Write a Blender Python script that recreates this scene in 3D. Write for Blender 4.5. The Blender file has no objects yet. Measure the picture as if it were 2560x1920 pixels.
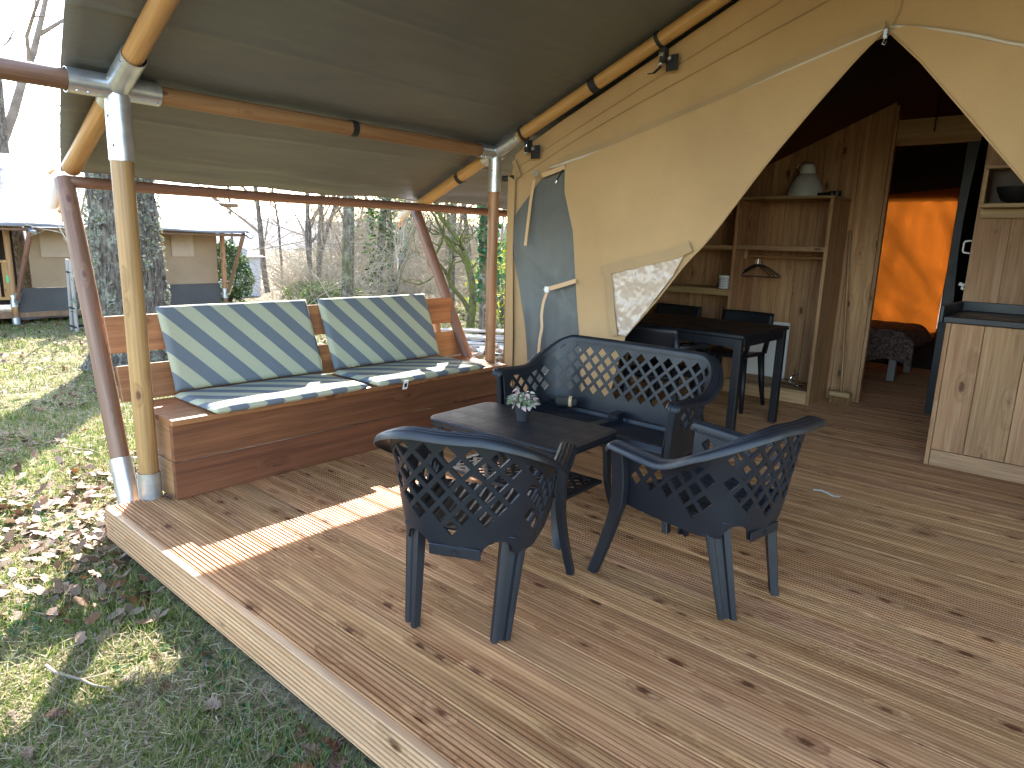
import bpy, bmesh, math, random
import numpy as np
from mathutils import Vector, Matrix, noise

random.seed(7)
rng = np.random.default_rng(7)
S = bpy.context.scene
COL = S.collection

# ------------------------------------------------------------------ camera
cam_d = bpy.data.cameras.new('camera'); cam = bpy.data.objects.new('camera', cam_d); COL.objects.link(cam)
CX, CY, CZ = 3.3175, -1.171, 1.2574
yaw, pit, rol = -0.7185, -0.2085, 0.0311
fw = Vector((math.cos(pit)*math.sin(yaw), math.cos(pit)*math.cos(yaw), math.sin(pit)))
rt = Vector((math.cos(yaw), -math.sin(yaw), 0)); up = rt.cross(fw)
r2 = rt*math.cos(rol) + up*math.sin(rol); u2 = -rt*math.sin(rol) + up*math.cos(rol)
cam.matrix_world = Matrix(((r2.x, u2.x, -fw.x, CX), (r2.y, u2.y, -fw.y, CY), (r2.z, u2.z, -fw.z, CZ), (0, 0, 0, 1)))
cam_d.sensor_width = 36; cam_d.lens = 1686.67/2560*36; cam_d.clip_end = 3000; cam_d.clip_start = 0.05
S.camera = cam

# ------------------------------------------------------------------ sky and sun
SUN = Vector((1.144, -0.75, -1.0)).normalized()
W = bpy.data.worlds.new('World'); S.world = W; W.use_nodes = True
wn = W.node_tree; bg = wn.nodes['Background']
sky = wn.nodes.new('ShaderNodeTexSky'); sky.sky_type = 'NISHITA'; sky.sun_disc = False
sky.sun_elevation = math.asin(-SUN.z); sky.sun_rotation = math.atan2(-SUN.x, -SUN.y)
sky.air_density = 1.0; sky.dust_density = 1.3; sky.ozone_density = .6
tc = wn.nodes.new('ShaderNodeTexCoord'); mp = wn.nodes.new('ShaderNodeMapping'); mp.inputs['Scale'].default_value = (2.2, 2.2, 6.0)
cn = wn.nodes.new('ShaderNodeTexNoise'); cn.inputs['Scale'].default_value = 1.6; cn.inputs['Detail'].default_value = 7; cn.inputs['Roughness'].default_value = .62
cr = wn.nodes.new('ShaderNodeValToRGB'); cr.color_ramp.elements[0].position = .60; cr.color_ramp.elements[1].position = .85
cr.color_ramp.elements[1].color = (.75, .75, .75, 1)
mx = wn.nodes.new('ShaderNodeMixRGB'); mx.inputs[2].default_value = (9.5, 9.8, 10.2, 1)
wn.links.new(tc.outputs['Generated'], mp.inputs['Vector']); wn.links.new(mp.outputs[0], cn.inputs['Vector'])
wn.links.new(cn.outputs['Fac'], cr.inputs[0]); wn.links.new(cr.outputs[0], mx.inputs[0])
wn.links.new(sky.outputs[0], mx.inputs[1]); wn.links.new(mx.outputs[0], bg.inputs['Color'])
bg.inputs['Strength'].default_value = 0.125
sl = bpy.data.lights.new('sun', 'SUN'); sl.energy = 3.4; sl.angle = math.radians(.53); sl.color = (1, .94, .84)
so = bpy.data.objects.new('sun', sl); COL.objects.link(so); so.location = (-20, 10, 18)
so.rotation_euler = SUN.to_track_quat('-Z', 'Y').to_euler()
S.view_settings.view_transform = 'Standard'; S.view_settings.look = 'None'
S.view_settings.exposure = 3.4; S.view_settings.gamma = 1.0; S.view_settings.use_curve_mapping = False
S.render.engine = 'CYCLES'
cy = S.cycles
cy.use_denoising = True; cy.max_bounces = 8; cy.diffuse_bounces = 5; cy.glossy_bounces = 4; cy.transmission_bounces = 6
cy.transparent_max_bounces = 12; cy.sample_clamp_indirect = 6.0; cy.caustics_reflective = False; cy.caustics_refractive = False

# ------------------------------------------------------------------ mesh helpers
class MB:
    def __init__(s): s.v = []; s.f = []; s.mi = []
    def add(s, vs, fs, mi=0):
        b = len(s.v); s.v += [tuple(p) for p in vs]
        for f in fs: s.f.append(tuple(b+i for i in f)); s.mi.append(mi)
        return s
    def box(s, x0, x1, y0, y1, z0, z1, c=.002, M=None, mi=0):
        lo = (min(x0, x1), min(y0, y1), min(z0, z1)); hi = (max(x0, x1), max(y0, y1), max(z0, z1))
        c = min(c, *[(hi[i]-lo[i])*.45 for i in range(3)])
        vs = []; idx = {}
        for i in (0, 1):
            for j in (0, 1):
                for k in (0, 1):
                    sg = (i, j, k)
                    for a in range(3):
                        p = [ (hi[b] if sg[b] else lo[b]) for b in range(3)]
                        for b in range(3):
                            if b != a: p[b] += -c if sg[b] else c
                        idx[(i, j, k, a)] = len(vs); vs.append(p)
        fs = []
        I = idx
        for a in range(3):
            b, d = (a+1) % 3, (a+2) % 3
            for sgn in (0, 1):
                q = []
                for (m, n) in ((0, 0), (1, 0), (1, 1), (0, 1)):
                    t = [0, 0, 0]; t[a] = sgn; t[b] = m; t[d] = n; q.append(I[(*t, a)])
                fs.append(q if sgn else q[::-1])
            for m in (0, 1):
                for n in (0, 1):
                    t0 = [0, 0, 0]; t0[b] = m; t0[d] = n; t1 = list(t0); t1[a] = 1
                    q = [I[(*t0, b)], I[(*t1, b)], I[(*t1, d)], I[(*t0, d)]]
                    fs.append(q if (m ^ n) else q[::-1])
        for i in (0, 1):
            for j in (0, 1):
                for k in (0, 1):
                    q = [I[(i, j, k, 0)], I[(i, j, k, 1)], I[(i, j, k, 2)]]
                    fs.append(q if (i+j+k) % 2 else q[::-1])
        if M is not None: vs = [M @ Vector(p) for p in vs]
        return s.add(vs, fs, mi)
    def tube(s, pts, rad, n=8, cap=True, mi=0, flat=None):
        pts = [Vector(p) for p in pts]; m = len(pts)
        if not hasattr(rad, '__len__'): rad = [rad]*m
        vs = []; prev = None
        for i, p in enumerate(pts):
            t = (pts[min(i+1, m-1)]-pts[max(i-1, 0)])
            if t.length < 1e-9: t = Vector((0, 0, 1))
            t.normalize()
            if prev is None:
                a = Vector((0, 0, 1)) if abs(t.z) < .9 else Vector((1, 0, 0))
                u = t.cross(a).normalized()
            else:
                u = (prev - t*prev.dot(t))
                u = u.normalized() if u.length > 1e-6 else t.orthogonal().normalized()
            prev = u; w = t.cross(u)
            for k in range(n):
                a = 2*math.pi*k/n
                vs.append(p + (u*math.cos(a) + w*math.sin(a)*(flat or 1))*rad[i])
        fs = []
        for i in range(m-1):
            for k in range(n):
                a = i*n+k; b = i*n+(k+1) % n
                fs.append((a, b, b+n, a+n))
        if cap:
            fs.append(tuple(range(n-1, -1, -1))); fs.append(tuple((m-1)*n+k for k in range(n)))
        return s.add(vs, fs, mi)
    def lathe(s, prof, n=24, center=(0, 0, 0), cap=True, mi=0):
        c = Vector(center); vs = []
        for r, z in prof:
            for k in range(n):
                a = 2*math.pi*k/n; vs.append(c+Vector((r*math.cos(a), r*math.sin(a), z)))
        fs = []
        for i in range(len(prof)-1):
            for k in range(n):
                a = i*n+k; b = i*n+(k+1) % n; fs.append((a, b, b+n, a+n))
        if cap:
            fs.append(tuple(range(n-1, -1, -1))); fs.append(tuple((len(prof)-1)*n+k for k in range(n)))
        return s.add(vs, fs, mi)
    def grid(s, fn, nu, nv, mi=0, flip=False):
        vs = [fn(i/(nu-1), j/(nv-1)) for j in range(nv) for i in range(nu)]
        fs = []
        for j in range(nv-1):
            for i in range(nu-1):
                a = j*nu+i; q = (a, a+1, a+nu+1, a+nu); fs.append(q[::-1] if flip else q)
        return s.add(vs, fs, mi)
    def sweep(s, path, section, closed=False, cap=True, mi=0):
        # path: list of (origin, X axis, Y axis); section: list of (a,b)
        n = len(section); vs = []
        for o, X, Y in path:
            for a, b in section: vs.append(Vector(o)+Vector(X)*a+Vector(Y)*b)
        fs = []; m = len(path)
        for i in range(m if closed else m-1):
            for k in range(n):
                a = i*n+k; b = i*n+(k+1) % n; c = ((i+1) % m)*n
                fs.append((a, b, c+(k+1) % n, c+k))
        if cap and not closed:
            fs.append(tuple(range(n-1, -1, -1))); fs.append(tuple((m-1)*n+k for k in range(n)))
        return s.add(vs, fs, mi)
    def prism(s, poly, axis, a0, a1, mi=0):
        # poly: (u,v) pairs in the two other axes (cyclic order), extruded along axis
        n = len(poly); vs = []
        for a in (a0, a1):
            for u, v in poly:
                p = [0, 0, 0]; p[axis] = a; p[(axis+1) % 3] = u; p[(axis+2) % 3] = v; vs.append(p)
        fs = [tuple(range(n-1, -1, -1)), tuple(range(n, 2*n))]
        for k in range(n): fs.append((k, (k+1) % n, n+(k+1) % n, n+k))
        return s.add(vs, fs, mi)

WT = {}
def mesh(name, mb, mats, smooth=False, recalc=False, autos=None):
    me = bpy.data.meshes.new(name); me.from_pydata(mb.v, [], mb.f)
    if not isinstance(mats, (list, tuple)): mats = [mats]
    for m in mats: me.materials.append(m)
    if len(mats) > 1: me.polygons.foreach_set('material_index', mb.mi)
    if recalc:
        b = bmesh.new(); b.from_mesh(me); bmesh.ops.recalc_face_normals(b, faces=b.faces); b.to_mesh(me); b.free()
    if smooth:
        me.polygons.foreach_set('use_smooth', [True]*len(me.polygons))
        if autos is not None: me.set_sharp_from_angle(angle=math.radians(autos))
    me.update(); return me
def link(name, me, parent=None, loc=(0, 0, 0), local=False, rot=None):
    o = bpy.data.objects.new(name, me); COL.objects.link(o)
    loc = Vector(loc)
    if parent is not None:
        o.parent = parent
        if not local: loc = loc - WT.get(parent.name, Vector((0, 0, 0)))
    o.location = loc
    if rot is not None: o.rotation_mode = 'QUATERNION'; o.rotation_quaternion = rot
    WT[o.name] = Vector((0, 0, 0)) if parent is not None and not local and rot is None and Vector(loc).length >= 0 else Vector(loc)
    if parent is not None and not local: WT[o.name] = loc + WT.get(parent.name, Vector((0, 0, 0)))
    return o
def obj(name, mb, mats, parent=None, loc=(0, 0, 0), smooth=False, local=False, recalc=False, autos=None, rot=None):
    return link(name, mesh(name, mb, mats, smooth, recalc, autos), parent, loc, local, rot)
def tag(o, label, cat, group=None, kind=None):
    o['label'] = label; o['category'] = cat
    if group: o['group'] = group
    if kind: o['kind'] = kind
    return o
def thing(name, label, cat, loc=(0, 0, 0), rotz=0, group=None):
    o = bpy.data.objects.new(name, None); COL.objects.link(o); o.empty_display_size = .1
    o.location = loc; o.rotation_euler = (0, 0, rotz); WT[o.name] = Vector(loc)
    return tag(o, label, cat, group)
def copy_tree(o, parent=None):
    c = o.copy(); COL.objects.link(c); c.parent = parent
    if parent is not None: c.matrix_parent_inverse = o.matrix_parent_inverse.copy()
    for ch in o.children: copy_tree(ch, c)
    return c
def struct(name, mb, m, **k):
    o = obj(name, mb, m, **k); o['kind'] = 'structure'; return o
def pole(name, p0, p1, r0, m, parent, r1=None, n=20, cham=.006, wob=0.0, seed=0):
    p0 = Vector(p0); p1 = Vector(p1); d = p1-p0; L = d.length; r1 = r0 if r1 is None else r1
    k = max(3, int(L/.12)); mb = MB(); pts = []; rad = []
    rr = random.Random(seed)
    ph = rr.random()*9
    for i in range(k+1):
        t = i/k; pts.append((wob*math.sin(ph+t*L*1.7), wob*math.cos(ph*2+t*L*1.3), t*L)); rad.append((r0+(r1-r0)*t)*(1+.012*math.sin(ph+t*L*9)))
    pts = [(pts[0][0], pts[0][1], 0)]+[(pts[0][0], pts[0][1], cham)]+pts[1:-1]+[(pts[-1][0], pts[-1][1], L-cham)]+[(pts[-1][0], pts[-1][1], L)]
    rad = [rad[0]-cham]+[rad[0]]+rad[1:-1]+[rad[-1]]+[rad[-1]-cham]
    mb.tube(pts, rad, n)
    return obj(name, mb, m, parent, loc=p0, smooth=True, autos=50, rot=d.to_track_quat('Z', 'Y'))
def band(name, p0, p1, r, m, parent, wall=.003, n=24):
    # hollow sleeve between two points
    p0 = Vector(p0); p1 = Vector(p1); L = (p1-p0).length; mb = MB(); mb.lathe([(r-wall, 0), (r, 0), (r, L), (r-wall, L), (r-wall, 0)], n, cap=False)
    return obj(name, mb, m, parent, loc=p0, smooth=True, autos=40, rot=(p1-p0).to_track_quat('Z', 'Y'))
def nz(x, y=0., z=0.): return noise.noise(Vector((x, y, z)))
def resample(pl, n):
    pl = np.array(pl, float); d = np.r_[0, np.cumsum(np.linalg.norm(np.diff(pl, axis=0), axis=1))]
    t = np.linspace(0, d[-1], n); return np.stack([np.interp(t, d, pl[:, k]) for k in range(pl.shape[1])], 1)
def smooth_pl(pl, n):
    # Catmull-Rom through the points
    P = [np.array(p, float) for p in pl]; P = [2*P[0]-P[1]]+P+[2*P[-1]-P[-2]]; out = []
    for i in range(1, len(P)-2):
        for t in np.linspace(0, 1, 12, endpoint=False):
            a, b, c, d = P[i-1], P[i], P[i+1], P[i+2]
            out.append(.5*((2*b)+(-a+c)*t+(2*a-5*b+4*c-d)*t*t+(-a+3*b-3*c+d)*t**3))
    out.append(P[-2]); return resample(out, n)

# ------------------------------------------------------------------ material helpers
def mat(name, rough=.6, col=(.5, .5, .5), metal=0.0, spec=.5):
    m = bpy.data.materials.new(name); m.use_nodes = True
    b = m.node_tree.nodes['Principled BSDF']; b.inputs['Roughness'].default_value = rough
    b.inputs['Base Color'].default_value = (*col, 1); b.inputs['Metallic'].default_value = metal
    b.inputs['Specular IOR Level'].default_value = spec
    return m
class NT:
    def __init__(s, m): s.t = m.node_tree; s.b = s.t.nodes['Principled BSDF']
    def n(s, ty, **kw):
        x = s.t.nodes.new('ShaderNode'+ty)
        for k, v in kw.items():
            if k.startswith('_'): setattr(x, k[1:], v)
            else:
                key = k.replace('__', ' ')
                if key.startswith('i') and key[1:].isdigit(): key = int(key[1:])
                s.put(x.inputs[key], v)
        return x
    def put(s, sock, v):
        if hasattr(v, 'is_output') or isinstance(v, bpy.types.NodeSocket): s.t.links.new(v, sock)
        elif isinstance(v, bpy.types.Node): s.t.links.new(v.outputs[0], sock)
        else:
            if isinstance(v, tuple) and len(v) == 3 and sock.type == 'RGBA': v = (*v, 1)
            sock.default_value = v
    def math(s, op, a, b=0.0, c=None, clamp=False):
        x = s.n('Math', _operation=op, i0=a, i1=b, _use_clamp=clamp)
        if c is not None: s.put(x.inputs[2], c)
        return x.outputs[0]
    def vmath(s, op, a, b=(0, 0, 0)):
        x = s.n('VectorMath', _operation=op, i0=a, i1=b); return x.outputs[0]
    def ramp(s, fac, stops, interp='LINEAR'):
        x = s.n('ValToRGB'); s.put(x.inputs[0], fac); r = x.color_ramp; r.interpolation = interp
        while len(r.elements) < len(stops): r.elements.new(.5)
        for e, (p, c) in zip(r.elements, stops):
            e.position = p; e.color = (c, c, c, 1) if not hasattr(c, '__len__') else (*c[:3], 1)
        return x.outputs[0]
    def mix(s, fac, a, b, mode='MIX'):
        x = s.n('MixRGB', _blend_type=mode); s.put(x.inputs[0], fac); s.put(x.inputs[1], a); s.put(x.inputs[2], b); return x.outputs[0]
    def noise(s, vec, scale, detail=4, rough=.55, dist=0.0):
        x = s.n('TexNoise', Scale=scale, Detail=detail, Roughness=rough, Distortion=dist); s.put(x.inputs['Vector'], vec); return x.outputs['Fac']
    def map(s, vec, scale): return s.vmath('MULTIPLY', vec, scale)
    def bump(s, h, strength=.3, dist=.01, normal=None):
        x = s.n('Bump', Strength=strength, Distance=dist, Height=h)
        if normal is not None: s.put(x.inputs['Normal'], normal)
        return x.outputs[0]

def wood(name, axis, light, dark, knot=(.07, .03, .015), kn=.5, rough=.62, rnd=.16, grain=1.0, spec=.3, bump=.25, hue=.012, ks=1.0, grey=0.0, halo=None):
    hal = halo
    m = mat(name, rough, spec=spec); t = NT(m)
    co = t.n('TexCoord').outputs['Object']; oi = t.n('ObjectInfo').outputs['Random']
    off = t.n('CombineXYZ', X=t.math('MULTIPLY', oi, 31.7), Y=t.math('MULTIPLY', oi, 57.3), Z=t.math('MULTIPLY', oi, 83.1)).outputs[0]
    v = t.vmath('ADD', co, off)
    sc = [26*grain]*3; sc[axis] = 1.1*grain
    kf = [9.0*ks]*3; kf[axis] = 4.2*ks
    vo = t.n('TexVoronoi', _feature='F1', Scale=1.0, Randomness=1.0); t.put(vo.inputs['Vector'], t.map(v, tuple(kf)))
    rndc = t.n('SeparateColor'); t.put(rndc.inputs[0], vo.outputs['Color'])
    sel = t.math('GREATER_THAN', rndc.outputs[0], 1-kn)
    d = vo.outputs['Distance']
    halo = t.math('MULTIPLY', t.ramp(d, [(.05, 1.0), (.42, 0.0)]), sel)
    core = t.math('MULTIPLY', t.ramp(t.math('ADD', d, t.math('MULTIPLY', t.noise(t.map(v, (60, 60, 60)), 1.0, 3, .6), .12)), [(.15, 1.0), (.22, 0.0)]), sel)
    # grain bends round the knots
    w = t.vmath('ADD', t.map(v, tuple(sc)), t.n('CombineXYZ', X=t.math('MULTIPLY', halo, 1.6), Y=t.math('MULTIPLY', halo, 1.6), Z=t.math('MULTIPLY', halo, 1.6)).outputs[0])
    g1 = t.noise(w, 1.0, 5, .6, .5)
    sf = [130*grain]*3; sf[axis] = 3.5*grain
    g2 = t.noise(t.map(v, tuple(sf)), 1.0, 2, .6)
    sb = [3.2]*3; sb[axis] = .7
    g3 = t.noise(t.map(v, tuple(sb)), 1.0, 3, .5)
    c = t.ramp(g1, [(.32, dark), (.66, light)])
    c = t.mix(1.0, c, t.ramp(g2, [(.3, .78), (.7, 1.08)]), 'MULTIPLY')
    c = t.mix(1.0, c, t.ramp(g3, [(.3, .8), (.7, 1.1)]), 'MULTIPLY')
    if grey: c = t.mix(t.math('MULTIPLY', t.ramp(t.noise(t.map(v, tuple(sb)), 1.7, 4, .6), [(.4, 0.0), (.75, 1.0)]), grey), c, (.30, .27, .25))
    hs = t.n('HueSaturation', Color=c); t.put(hs.inputs['Value'], t.math('ADD', t.math('MULTIPLY', oi, 2*rnd), 1-rnd))
    t.put(hs.inputs['Hue'], t.math('ADD', t.math('MULTIPLY', t.math('FRACT', t.math('MULTIPLY', oi, 13.7)), 2*hue), .5-hue))
    c = t.mix(t.math('MULTIPLY', halo, .6 if hal else .35), hs.outputs[0], hal or tuple(x*.6 for x in dark))
    c = t.mix(t.math('MULTIPLY', core, .9), c, knot)
    t.put(t.b.inputs['Base Color'], c)
    t.put(t.b.inputs['Roughness'], t.ramp(g1, [(.3, min(1, rough+.1)), (.7, rough-.08)]))
    if bump: t.put(t.b.inputs['Normal'], t.bump(t.math('ADD', g1, t.math('MULTIPLY', g2, .6)), bump, .004))
    return m

def canvas(name, col, rough=.85, weave=700, wr=.5, wsc=(6, 6, 6), var=.12, spec=.2, sheen=0.0, fold=.02, trans=None):
    m = mat(name, rough, col, spec=spec); t = NT(m)
    co = t.n('TexCoord').outputs['Object']
    big = t.noise(co, 1.3, 4, .6); mid = t.noise(t.map(co, wsc), 1.0, 4, .55, .8)
    c = t.mix(1.0, (*col, 1)[:3] + (1,), t.ramp(big, [(.3, 1-var), (.7, 1+var)]), 'MULTIPLY')
    fine = t.noise(co, weave, 1, .5)
    c = t.mix(1.0, c, t.ramp(fine, [(.3, .86), (.7, 1.1)]), 'MULTIPLY')
    t.put(t.b.inputs['Base Color'], c)
    n1 = t.bump(mid, wr, fold); n2 = t.bump(fine, .12, .001, n1); t.put(t.b.inputs['Normal'], n2)
    if sheen: t.b.inputs['Sheen Weight'].default_value = sheen
    if trans:
        tr = t.n('BsdfTranslucent', Color=trans); ms = t.n('MixShader', i0=.35)
        out = t.t.nodes['Material Output']
        t.put(ms.inputs[1], t.b.outputs[0]); t.put(ms.inputs[2], tr.outputs[0]); t.put(tr.inputs['Normal'], n2); t.t.links.new(ms.outputs[0], out.inputs[0])
    return m

def noisy(name, stops, scale=8, detail=5, rough=.8, bump=.3, bd=.01, bscale=None, spec=.3, stretch=(1, 1, 1), dist=0.0, rnd=0.0):
    m = mat(name, rough, spec=spec); t = NT(m)
    v = t.map(t.n('TexCoord').outputs['Object'], stretch)
    oi = t.n('ObjectInfo').outputs['Random']
    v = t.vmath('ADD', v, t.n('CombineXYZ', X=t.math('MULTIPLY', oi, 19.), Y=t.math('MULTIPLY', oi, 7.)).outputs[0])
    f = t.noise(v, scale, detail, .6, dist); c = t.ramp(f, stops)
    if rnd:
        hs = t.n('HueSaturation', Color=c); t.put(hs.inputs['Value'], t.math('ADD', t.math('MULTIPLY', oi, 2*rnd), 1-rnd)); c = hs.outputs[0]
    t.put(t.b.inputs['Base Color'], c)
    if bump: t.put(t.b.inputs['Normal'], t.bump(t.noise(v, bscale or scale*2, 4, .6, dist), bump, bd))
    return m
def attr_mat(name, rough=.7, spec=.25, trans=0.0, attr='col'):
    m = mat(name, rough, spec=spec); t = NT(m)
    a = t.n('Attribute', _attribute_name=attr).outputs['Color']; t.put(t.b.inputs['Base Color'], a)
    if trans:
        tr = t.n('BsdfTranslucent', Color=a); ms = t.n('MixShader', i0=trans); out = t.t.nodes['Material Output']
        t.put(ms.inputs[1], t.b.outputs[0]); t.put(ms.inputs[2], tr.outputs[0]); t.t.links.new(ms.outputs[0], out.inputs[0])
    return m

M = {}
M['deck'] = wood('decking_wood', 0, (.58, .295, .125), (.29, .115, .042), knot=(.085, .026, .009), kn=.75, rough=.62, rnd=.11, spec=.16, hue=.004, grey=.08, ks=1.25, halo=(.20, .075, .03))
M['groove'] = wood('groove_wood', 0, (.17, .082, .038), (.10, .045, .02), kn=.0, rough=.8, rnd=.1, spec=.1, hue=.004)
M['fascia'] = wood('fascia_wood', 0, (.60, .38, .19), (.44, .24, .10), knot=(.10, .04, .015), kn=.3, rough=.55, rnd=.04, grey=.1)
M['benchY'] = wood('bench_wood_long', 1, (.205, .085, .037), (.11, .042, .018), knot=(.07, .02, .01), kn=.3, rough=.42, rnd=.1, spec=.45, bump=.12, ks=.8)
M['benchX'] = wood('bench_wood_cross', 0, (.42, .215, .10), (.27, .12, .05), knot=(.09, .03, .012), kn=.3, rough=.45, rnd=.08, spec=.45, bump=.12)
M['backY'] = wood('backrest_wood', 1, (.44, .205, .085), (.28, .11, .042), knot=(.12, .04, .012), kn=.4, rough=.42, rnd=.08, spec=.45, bump=.12, ks=.8)
M['pineZ'] = wood('pine_pole', 2, (.43, .235, .095), (.30, .145, .055), knot=(.10, .035, .015), kn=.45, rough=.42, rnd=.07, spec=.45, bump=.1, grain=.8, ks=1.4)
M['rafter'] = wood('rafter_pole', 2, (.52, .295, .115), (.39, .195, .065), knot=(.12, .045, .015), kn=.35, rough=.4, rnd=.05, spec=.45, bump=.1, grain=.8, ks=1.4)
M['stained'] = wood('stained_pole', 2, (.27, .148, .085), (.155, .078, .044), knot=(.10, .035, .018), kn=.35, rough=.45, rnd=.08, spec=.45, bump=.12, grain=.8, ks=1.3)
M['purlin'] = wood('purlin_pole', 2, (.36, .19, .09), (.23, .105, .048), knot=(.10, .035, .018), kn=.35, rough=.5, rnd=.05, spec=.35, bump=.12, grain=.8, ks=1.3)
M['boardZ'] = wood('upright_boards', 2, (.57, .335, .17), (.38, .185, .082), knot=(.10, .042, .018), kn=.7, rough=.55, rnd=.13, spec=.25, bump=.12, ks=.9, hue=.004)
M['boardX'] = wood('cross_boards', 0, (.52, .34, .17), (.38, .22, .10), knot=(.11, .05, .02), kn=.4, rough=.55, rnd=.1, spec=.35, bump=.12)
M['tan'] = canvas('tan_canvas', (.46, .295, .145), wr=.22, wsc=(2.2, 2.2, 1.2), fold=.03)
M['tan_dark'] = canvas('tan_canvas_tape', (.40, .265, .14), wr=.1)
M['piping'] = mat('welt_piping', .5, (.62, .52, .40))
M['greypvc'] = canvas('grey_coated_canvas', (.105, .108, .10), rough=.48, wr=.7, wsc=(3, 3, 2.2), var=.12, spec=.5, fold=.03, weave=400)
M['roof'] = canvas('roof_canvas', (.132, .134, .134), rough=.42, wr=.5, wsc=(5, 1.1, 5), var=.1, spec=.4, fold=.02, weave=500)
M['rooftop'] = canvas('roof_canvas_outer', (.15, .15, .152), rough=.6, wr=.4, wsc=(3, 1, 3), var=.05, weave=400)
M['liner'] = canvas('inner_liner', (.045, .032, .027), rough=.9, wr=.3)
M['steel'] = noisy('galvanised_steel', [(.3, (.42, .44, .47)), (.7, (.66, .68, .70))], 14, 5, .36, .06, .003); M['steel'].node_tree.nodes['Principled BSDF'].inputs['Metallic'].default_value = .85
M['chrome'] = mat('bright_steel', .2, (.75, .75, .75), 1.0)
M['strap'] = mat('black_webbing', .7, (.012, .012, .014))
M['webbing'] = mat('tan_webbing', .7, (.58, .37, .20))
M['plug'] = mat('black_rubber', .6, (.02, .016, .016))
def plastic(name, col, rough, bs=420, b=.1):
    m = mat(name, rough, col, spec=.4); t = NT(m); co = t.n('TexCoord').outputs['Object']
    t.put(t.b.inputs['Normal'], t.bump(t.noise(co, bs, 2, .5), b, .001))
    t.put(t.b.inputs['Roughness'], t.ramp(t.noise(co, 9, 4, .6), [(.3, rough-.06), (.7, rough+.09)]))
    return m
M['resin'] = plastic('anthracite_resin', (.0115, .0128, .0165), .40)
M['black'] = plastic('black_plastic', (.010, .010, .012), .45)
M['worktop'] = plastic('dark_worktop', (.016, .018, .022), .38)
M['white'] = mat('white_plastic', .4, (.75, .74, .71))
M['orange'] = canvas('orange_cloth', (.55, .12, .010), wr=.5, wsc=(5, 5, 2), var=.1, trans=(.34, .082, .008))
M['blanket'] = noisy('fur_blanket', [(.35, (.05, .032, .026)), (.62, (.26, .18, .145))], 45, 4, .9, .8, .02)
M['fringe'] = mat('pale_fringe', .9, (.35, .30, .26))
M['pale_wood'] = mat('grey_wood', .6, (.30, .27, .24))
M['straw'] = noisy('broom_straw', [(.3, (.16, .08, .03)), (.7, (.34, .19, .08))], 60, 3, .9, .5)
M['pot'] = plastic('dark_pot', (.025, .026, .028), .5)
M['tagwhite'] = mat('white_label', .6, (.75, .75, .73))
M['green'] = mat('green_sticker', .5, (.10, .52, .22))
M['skirt'] = canvas('dark_grey_skirt', (.080, .073, .068), rough=.55, wr=.4, wsc=(2, 2, 1))
M['wallcloth'] = canvas('lodge_wall_canvas', (.32, .22, .135), wr=.2, wsc=(2, 2, 1))
M['wallpatch'] = canvas('lodge_window_flap', (.42, .31, .225), wr=.1)

# clear vinyl: a wrinkled glossy sheet
m = mat('clear_vinyl', .2, (.50, .38, .29), spec=.4); t = NT(m); co = t.n('TexCoord').outputs['Object']
t.b.inputs['Coat Weight'].default_value = .5; t.b.inputs['Coat Roughness'].default_value = .03
t.put(t.b.inputs['Normal'], t.bump(t.noise(co, 5.0, 2, .45, 1.6), .30, .06)); M['vinyl'] = m

# striped cushion cloth: woven stripes at 45 degrees on the pad
def stripe(name, expr):
    m = mat(name, .85, spec=.2); t = NT(m); co = t.n('TexCoord').outputs['Object']
    sp = t.n('SeparateXYZ'); t.put(sp.inputs[0], co)
    ph = t.math('ADD', t.math('MULTIPLY', sp.outputs[1], 1.0), t.math('MULTIPLY', sp.outputs[0 if expr == 'seat' else 2], -1.0 if expr == 'seat' else .96))
    ph = t.math('FRACT', t.math('ADD', t.math('DIVIDE', ph, .192), 20.0))
    f = t.math('GREATER_THAN', ph, .5)
    c = t.mix(f, (.41, .41, .285), (.145, .165, .185))
    fine = t.noise(co, 520, 2, .5)
    c = t.mix(1.0, c, t.ramp(fine, [(.3, .82), (.7, 1.12)]), 'MULTIPLY'); t.put(t.b.inputs['Base Color'], c)
    t.put(t.b.inputs['Normal'], t.bump(t.noise(co, 5, 3, .5), .25, .02, t.bump(fine, .15, .001)))
    return m
M['stripe_seat'] = stripe('striped_cloth_seat', 'seat'); M['stripe_back'] = stripe('striped_cloth_back', 'back')

def bark(name, a, b, lichen, lf=.5, sc=1.0, moss=0.0):
    m = mat(name, .9, spec=.15); t = NT(m); co = t.n('TexCoord').outputs['Object']
    r = t.noise(t.map(co, (22*sc, 22*sc, 5*sc)), 1.0, 6, .65, .8)
    c = t.ramp(r, [(.36, a), (.62, b)])
    l = t.noise(co, 7*sc, 5, .7); l2 = t.noise(co, 30*sc, 3, .6)
    f = t.math('MULTIPLY', t.ramp(l, [(.62-lf*.3, 0.0), (.72-lf*.3, 1.0)]), t.ramp(l2, [(.38, 0.0), (.52, .85)]))
    c = t.mix(f, c, lichen)
    if moss:
        ge = t.n('SeparateXYZ'); t.put(ge.inputs[0], co)
        c = t.mix(t.math('MULTIPLY', t.ramp(t.noise(co, 3*sc, 4, .6), [(.45, 0.0), (.6, 1.0)]), moss), c, (.12, .13, .025))
    t.put(t.b.inputs['Base Color'], c); t.put(t.b.inputs['Normal'], t.bump(r, .9, .04))
    return m
M['oakbark'] = bark('oak_bark', (.034, .028, .022), (.18, .15, .12), (.30, .30, .22), .4, sc=1.6)
M['bark'] = bark('grey_bark', (.06, .048, .036), (.22, .175, .125), (.34, .32, .22), .45, moss=.5)
M['darkbark'] = bark('dark_bark', (.05, .042, .036), (.20, .17, .14), (.28, .27, .21), .3)
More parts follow.
